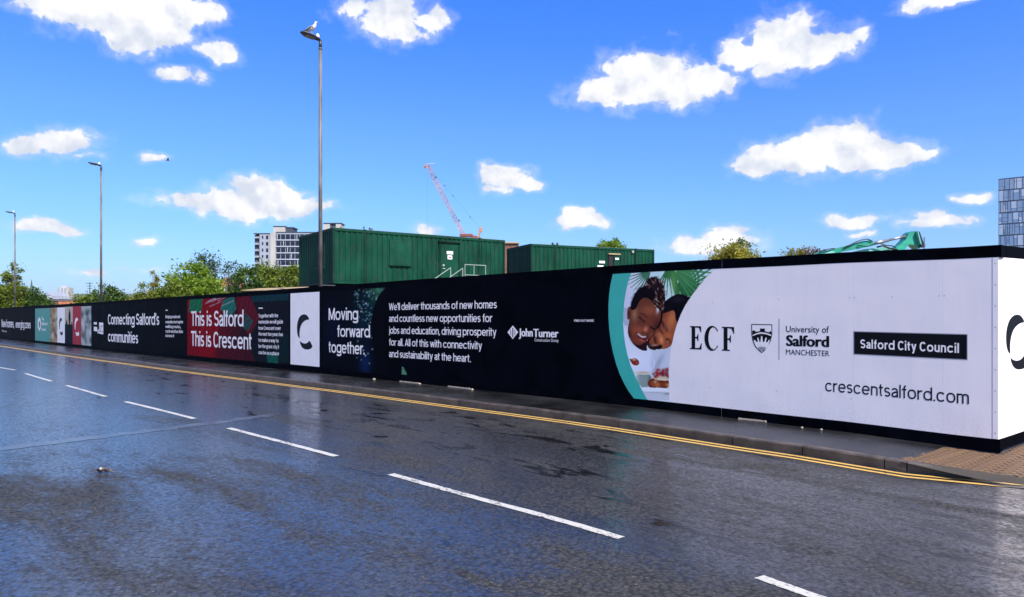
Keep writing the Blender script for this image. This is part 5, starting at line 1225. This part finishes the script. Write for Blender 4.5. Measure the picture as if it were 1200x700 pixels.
for t in ((511,208.5),(538,259)): MB().box(cp(t[0]-.8,0).x, cp(t[0]+.8,0).x, -.6, -.5, cz(t[1]+1), cz(t[1]-1)).build('jib_light', M_DK, cr_)

# ------------------------------------------------------------------ green excavator folded behind the white end
Ye = 24.0; ke = Ye/FPX; M_EX = mat('jade_machine_paint', (.02,.26,.16), .35, var=.2, vscale=2, dirt=.3); M_EXL = mat('pale_jade_paint', (.14,.42,.34), .4, var=.15); M_HYD = mat('bare_steel_ram', (.35,.34,.34), .35, metal=.7); M_HOSE = mat('black_hose', (.01,.01,.01), .5)
Xe = (950-600)*ke
exc = empty('excavator', (Xe, Ye, 0), 0, 'green excavator with its boom and bucket linkage folded, showing above the white hoarding', 'excavator')
def ep(px, py, y=0): return Vector(((px-600)*ke-Xe, y, CZ+(HY-py)*ke))
def slab(pts, y0, y1, name, m, par=None):
    q = [(ep(*p).x, ep(*p).z) for p in pts]; return MB().prism(q, lambda a, b: (a, y0, b), lambda a, b: (a, y1, b)).build(name, m, par or exc)
slab([(952,300),(958,296),(975,292.4),(992,288),(1006,283.8),(1016,282.6),(1021,285),(1019,289),(1010,291),(985,295.5),(966,302)], -.22, .22, 'boom', M_EX)
slab([(958,299.6),(972,294.5),(975,297),(962,303)], -.235, -.222, 'boom_panel', M_EXL)
slab([(990,297.6),(1012,292.4),(1040,289.6),(1046,292.6),(1030,296),(1004,299)], -.1, .26, 'dipper', M_EXL)
slab([(1044,293),(1052,287.6),(1058,281.4),(1061,274.6),(1064,272.2),(1069,272),(1073.6,277),(1076,290),(1073,292.2),(1068,288),(1062,286.8),(1057,292.6),(1052,296)], -.2, .2, 'bucket_linkage', M_EX)
slab([(1068.6,272.6),(1071.5,273),(1076.6,287),(1076,291.4),(1073.4,290)], -.32, -.201, 'link_plate', M_HOSE); slab([(1068.4,273),(1069.6,273),(1073.4,288),(1072.2,287.6)], -.34, -.21, 'link_edge', M_EXL)
MB().tube(ep(1019,286.6,-.05), ep(1040,282,-.05), .055, n=10).build('ram_barrel', M_HYD, exc, True); MB().tube(ep(1038,282.4,-.05), ep(1062,276.8,-.05), .04, n=10).build('ram_rod', M_HYD, exc, True)
def hose(pts, r=.018): 
    return MB().loft([ep(*p) for p in pts], [r]*len(pts), 6).build('hose', M_HOSE, exc, True)
hose([(984,292,-.26),(992,288.2,-.27),(998,285,-.28),(1004,282.6,-.28),(1012,281.4,-.27),(1018,284,-.25)]); hose([(1019,287,-.2),(1026,286,-.25),(1034,288.6,-.24),(1042,289,-.2),(1046,291,-.2)])
hose([(1000,289,-.26),(1012,290,-.3),(1020,287,-.28)]); hose([(956,296,-.26),(964,293.4,-.28),(974,292.2,-.26)]); hose([(1024,290.5,-.2),(1030,289,-.25),(1038,292,-.24),(1048,293.6,-.2)], .03)
sx = ep(950,0).x
MB().bbox(sx-2.6, sx+.4, -1.2, 1.2, 1.0, 2.5, .12).build('house', M_EX, exc); MB().bbox(sx-.2, sx+.9, -1.15, -.2, 1.1, 2.9, .1).build('cab', M_EXL, exc)
for sy in (-1.3, .8): MB().loft([(sx-3,sy+.25,.5),(sx-2.7,sy+.25,.5),(sx-1,sy+.25,.5),(sx+.8,sy+.25,.5),(sx+1.1,sy+.25,.5)], [(.25,.3),(.25,.48),(.25,.48),(.25,.48),(.25,.3)], 10).build('track', M_HOSE, exc)
# wire aerial at its right
k = 24/FPX; p = AT(1083, 24, z=0); wa = empty('wire_aerial', (p.x, 24, .12), 0, 'spindly wire aerial sticking up right of the green bucket linkage', 'aerial')
def wp(px, py): return ((px-1083)*k, 0, CZ+(HY-py)*k-.12)
MB().tube((0,0,0), wp(1083,278), .014, n=5).build('pole', M_DK, wa)
for a, b in (((1078,290),(1085,286.6)),((1079,287),(1084.6,289)),((1080,284),(1083.4,287)),((1076,286.6),(1078.6,290))): MB().tube(wp(*a), wp(*b), .012, n=5).build('spoke', M_DK, wa)

# ------------------------------------------------------------------ trees
def leaf_mat(name, c1_, c2_, tr=.35):
    m = bpy.data.materials.new(name); m.use_nodes = True; nt = m.node_tree; p = nt.nodes['Principled BSDF']; out = nt.nodes['Material Output']
    a = nn(nt, 'ShaderNodeAttribute'); a.attribute_name = 'tone'; col = mixc(nt, a.outputs['Fac'], c1_, c2_); lk(nt, col, p.inputs['Base Color']); p.inputs['Roughness'].default_value = .5; p.inputs['Specular IOR Level'].default_value = .35
    t = nn(nt, 'ShaderNodeBsdfTranslucent'); lk(nt, mixc(nt, 1., col, (1.3,1.5,.6), 'MULTIPLY'), t.inputs[0]); mx = nn(nt, 'ShaderNodeMixShader'); mx.inputs[0].default_value = tr
    lk(nt, p.outputs[0], mx.inputs[1]); lk(nt, t.outputs[0], mx.inputs[2]); lk(nt, mx.outputs[0], out.inputs[0]); return m
LM = {'bright': leaf_mat('bright_green_leaves', (.05,.11,.008), (.24,.33,.02)), 'dark': leaf_mat('dark_green_leaves', (.022,.055,.008), (.08,.14,.015), .3), 'olive': leaf_mat('olive_leaves', (.055,.085,.007), (.20,.24,.02)),
      'yellow': leaf_mat('yellow_green_leaves', (.12,.12,.012), (.36,.29,.03)), 'feather': leaf_mat('grey_green_leaves', (.03,.06,.03), (.08,.12,.055)), 'red': leaf_mat('russet_twigs', (.07,.02,.015), (.14,.06,.04))}
M_BARK = mat('grey_brown_bark', (.11,.085,.06), .9, bump=.6, bscale=20, var=.3)
def tree(lab, px, Y, top_py, crown_w, crown_h, n_cl, n_lf, lsz, lm, seed, cat='tree', shape='round', clr=.16, name='tree', z0=.1, group=None):
    """crown_w, crown_h in photo pixels at distance Y"""
    rg = np.random.default_rng(seed); k = Y/FPX; X = (px-600)*k; H = CZ+(HY-top_py)*k-z0; rx = crown_w*k/2; rz = crown_h*k/2; cz_ = H-rz
    o = empty(name, (X, Y, z0), 0, lab, cat, group)
    # cluster centres in a lumpy volume
    cl = []
    while len(cl) < n_cl:
        d = rg.normal(size=3); d /= np.linalg.norm(d); r = rg.uniform(.25, 1)**.6
        lump = 1+.28*mnoise.noise(Vector(d*1.9)+Vector((seed*1.3, 0, 0)))+.16*mnoise.noise(Vector(d*4.5)+Vector((0, seed, 0)))
        if shape == 'spire':
            t = rg.uniform(0, 1); w = (1-t)**.8*.9+.06; a = rg.uniform(0, 2*math.pi); q = np.array([math.cos(a)*w*rx*rg.uniform(.4,1), math.sin(a)*w*rx*rg.uniform(.4,1), cz_-rz+t*2*rz])
        else: q = np.array([d[0]*rx*r*lump, d[1]*rx*r*lump*.9, cz_+d[2]*rz*r*lump])
        if q[2] < .3: continue
        cl.append(q)
    cl = np.array(cl)
    per = n_lf//n_cl; C_ = np.repeat(cl, per, 0); cr0 = min(rx, rz*1.3)*clr; 
    crr = np.repeat(rg.uniform(.6, 1.5, n_cl)*cr0, per)[:, None]
    P = C_+rg.normal(size=C_.shape)*crr*np.array([1, 1, .75]); n = len(P)
    nr = rg.normal(size=(n, 3)); nr[:, 2] += .9; nr /= np.linalg.norm(nr, axis=1)[:, None]
    tn = np.cross(nr, rg.normal(size=(n, 3))); tn /= np.linalg.norm(tn, axis=1)[:, None]; bn = np.cross(nr, tn)
    s = (lsz*rg.uniform(.6, 1.35, n))[:, None]
    V = np.stack([P-tn*s, P-bn*s*.55+nr*s*.12, P+tn*s, P+bn*s*.55+nr*s*.12], 1).reshape(-1, 3)
    F = (np.arange(n)[:, None]*4+np.array([[0, 1, 2, 3]])).tolist()
    me = bpy.data.meshes.new('crown'); me.from_pydata(V.tolist(), [], F); me.materials.append(LM[lm])
    tone = np.clip(np.repeat(rg.uniform(0, 1, n_cl), per)*.55+rg.uniform(0, .5, n)+.0, 0, 1)
    at = me.attributes.new('tone', 'FLOAT', 'POINT'); at.data.foreach_set('value', np.repeat(tone, 4).astype(np.float32))
    link('crown', me, o)
    mb = MB(); tr = max(.03, H*.018); lean = rg.uniform(-.1, .1, 2)
    tp = [Vector((lean[0]*t*H*.3, lean[1]*t*H*.3, t*(cz_+rz*.6))) for t in np.linspace(0, 1, 7)]
    mb.loft(tp, [tr*(1.25-1.05*t) for t in np.linspace(0, 1, 7)], 8)
    for q in cl[::max(1, n_cl//26)]:
        q = Vector(q); t = min(.92, max(.15, (q.z*.62)/(cz_+rz*.6))); b0 = tp[0].lerp(tp[-1], t); md = b0.lerp(q, .5)+Vector((0, 0, -.06*(q-b0).length))
        mb.loft([b0, md, q], [tr*.38, tr*.22, tr*.07], 5)
    mb.build('trunk', M_BARK, o, True); return o
G = 'trees behind the hoarding'
T = [
 ('big-leaved bright green tree with ragged top, behind the hoarding left of the orange gable', 226, 37, 310, 66, 76, 110, 10000, .08, 'bright', 1, 'round'),
 ('bright green bushy tree overlapping the right side of the big-leaved one', 245, 36, 326, 36, 48, 60, 4600, .07, 'bright', 2, 'round'),
 ('low bright green bush under the red and green poster end, left of the big-leaved tree', 202, 35, 330, 40, 40, 60, 4600, .07, 'olive', 3, 'round'),
 ('slim yellow-green sapling with bare tip standing at the left end of the leafy row', 181, 38, 317, 15, 62, 34, 1700, .055, 'yellow', 4, 'round'),
 ('small pale sapling with scattered leaves, leftmost of the leafy row', 170, 38, 331, 24, 36, 34, 1700, .055, 'olive', 5, 'round'),
 ('yellow-green shrub low above the hoarding beyond Salford\'s words', 166, 42, 346, 34, 26, 40, 2400, .06, 'yellow', 6, 'round'),
 ('thin spiky conifer, left of three behind the bright green tree', 237, 60, 299, 12, 70, 60, 2400, .09, 'feather', 7, 'spire'),
 ('thin spiky conifer, middle of three, left of the feathery tree', 250, 62, 303, 16, 66, 60, 2600, .09, 'feather', 8, 'spire'),
 ('feathery grey-green tree above the orange gable', 270, 60, 301, 26, 72, 70, 2800, .085, 'feather', 9, 'round'),
 ('dense dark green tree just right of the orange gable', 292, 56, 311, 40, 96, 120, 12000, .11, 'dark', 10, 'round'),
 ('dense olive green tree in front of the apartment block, middle of the dense row', 313, 58, 308, 48, 96, 130, 14000, .11, 'olive', 11, 'round'),
 ('dense olive green tree at the green cabin\'s shaded end', 340, 57, 307, 44, 96, 120, 13000, .11, 'olive', 12, 'round'),
 ('leafy pale tree with sparse upright tip at the far left lamp', 15, 75, 312, 26, 62, 50, 3000, .13, 'olive', 13, 'round'),
 ('bushy green tree at the left edge of the picture', 2, 74, 330, 40, 54, 90, 8000, .13, 'olive', 14, 'round'),
 ('dark green tree under the church spire', 40, 78, 340, 36, 44, 80, 8000, .13, 'dark', 15, 'round'),
 ('green tree behind the farthest lamp pole', 24, 80, 338, 28, 44, 60, 5000, .13, 'olive', 16, 'round'),
 ('green tree left of the middle lamp, right of the low brick building', 101, 66, 339, 32, 50, 80, 7000, .12, 'olive', 17, 'round'),
 ('dark green tree on the right side of the middle lamp', 128, 64, 336, 36, 54, 90, 8500, .11, 'dark', 18, 'round'),
 ('green tree top showing over the smaller green cabin', 718, 62, 281, 32, 30, 60, 5000, .1, 'bright', 19, 'round'),
 ('yellow-green rounded tree above the hoarding, beyond the white end', 857, 30, 286, 64, 50, 90, 13000, .05, 'yellow', 20, 'round'),
 ('dark upright tree top rising out of the yellow-green tree', 864, 33, 280.5, 32, 40, 40, 2600, .065, 'dark', 21, 'round'),
 ('low yellow-green shrub between the yellow-green tree and the excavator', 931, 28, 290.5, 44, 24, 36, 2400, .04, 'yellow', 22, 'round'),
 ('russet twiggy shrub beside the green excavator boom', 951, 27, 288, 26, 24, 26, 600, .045, 'red', 23, 'round')]
for (lab, px, Y, tp_, w, h, nc, nl, ls_, lm, sd_, shp) in T:
    tree(lab, px, Y, tp_, w, h, nc, nl, ls_, lm, sd_, 'shrub' if 'shrub' in lab or 'bush ' in lab else 'tree', shp, group=G, clr=.7 if shp == 'spire' else .17 if nl > 3000 else .2)
# mixed greenery further back, small in the picture
rr = random.Random(11); back = [('dark','dark green tree in the distant belt'), ('olive','olive green tree in the distant belt')]
for k in range(16):
    px = -40+k*14.5+rr.uniform(-4, 4); Y = rr.uniform(150, 260); tp_ = 347+rr.uniform(-3, 3)
    if 50 < px < 92: tp_ = 350
    wh = ('left of the church spire' if px < 34 else 'below the tower block' if px < 66 else 'beyond the low brick building' if px < 92 else 'near the aerial mast' if px < 118 else 'below the hazy hills')
    tree(back[k % 2][1].replace(' in the distant belt', '')+' in the distant belt, '+wh, px, Y, tp_, 20, 26, 24, 900, Y*.0026, back[k % 2][0], 40+k, group='trees of the distant belt')
# far wood at the foot of the hills, one mass
rg = np.random.default_rng(77); n = 9000; P = np.stack([rg.uniform(-900, 500, n), rg.uniform(500, 900, n), rg.uniform(0, 1, n)**1.0*0], 1)
P[:, 2] = rg.uniform(0, 15, n)*(.6+.4*np.sin(P[:, 0]/37)*np.sin(P[:, 1]/51+1)); s = rg.uniform(1.2, 2.6, n)[:, None]
nr = rg.normal(size=(n, 3)); nr[:, 2] += .6; nr /= np.linalg.norm(nr, axis=1)[:, None]; tn = np.cross(nr, rg.normal(size=(n, 3))); tn /= np.linalg.norm(tn, axis=1)[:, None]; bn = np.cross(nr, tn)
V = np.stack([P-tn*s, P-bn*s, P+tn*s, P+bn*s], 1).reshape(-1, 3); me = bpy.data.meshes.new('distant_wood'); me.from_pydata(V.tolist(), [], (np.arange(n)[:, None]*4+np.array([[0, 1, 2, 3]])).tolist()); me.materials.append(LM['dark'])
at = me.attributes.new('tone', 'FLOAT', 'POINT'); at.data.foreach_set('value', np.repeat(rg.uniform(0, 1, n), 4).astype(np.float32))
tag(link('distant_wood', me), 'distant wood massed below the hazy hills', 'wood', kind='stuff')
# haze: thin air that turns the far hills blue
hm = bpy.data.materials.new('thin_haze'); hm.use_nodes = True; nt = hm.node_tree; nt.nodes.remove(nt.nodes['Principled BSDF']); pvn = nn(nt, 'ShaderNodeVolumePrincipled')
pvn.inputs['Color'].default_value = (.78,.88,1,1); pvn.inputs['Density'].default_value = .00008; pvn.inputs['Anisotropy'].default_value = .2; lk(nt, pvn.outputs[0], nt.nodes['Material Output'].inputs['Volume'])
hb = MB().box(-3390, 3390, -590, 3390, -1.4, 140).build('haze', hm); tag(hb, kind='stuff')
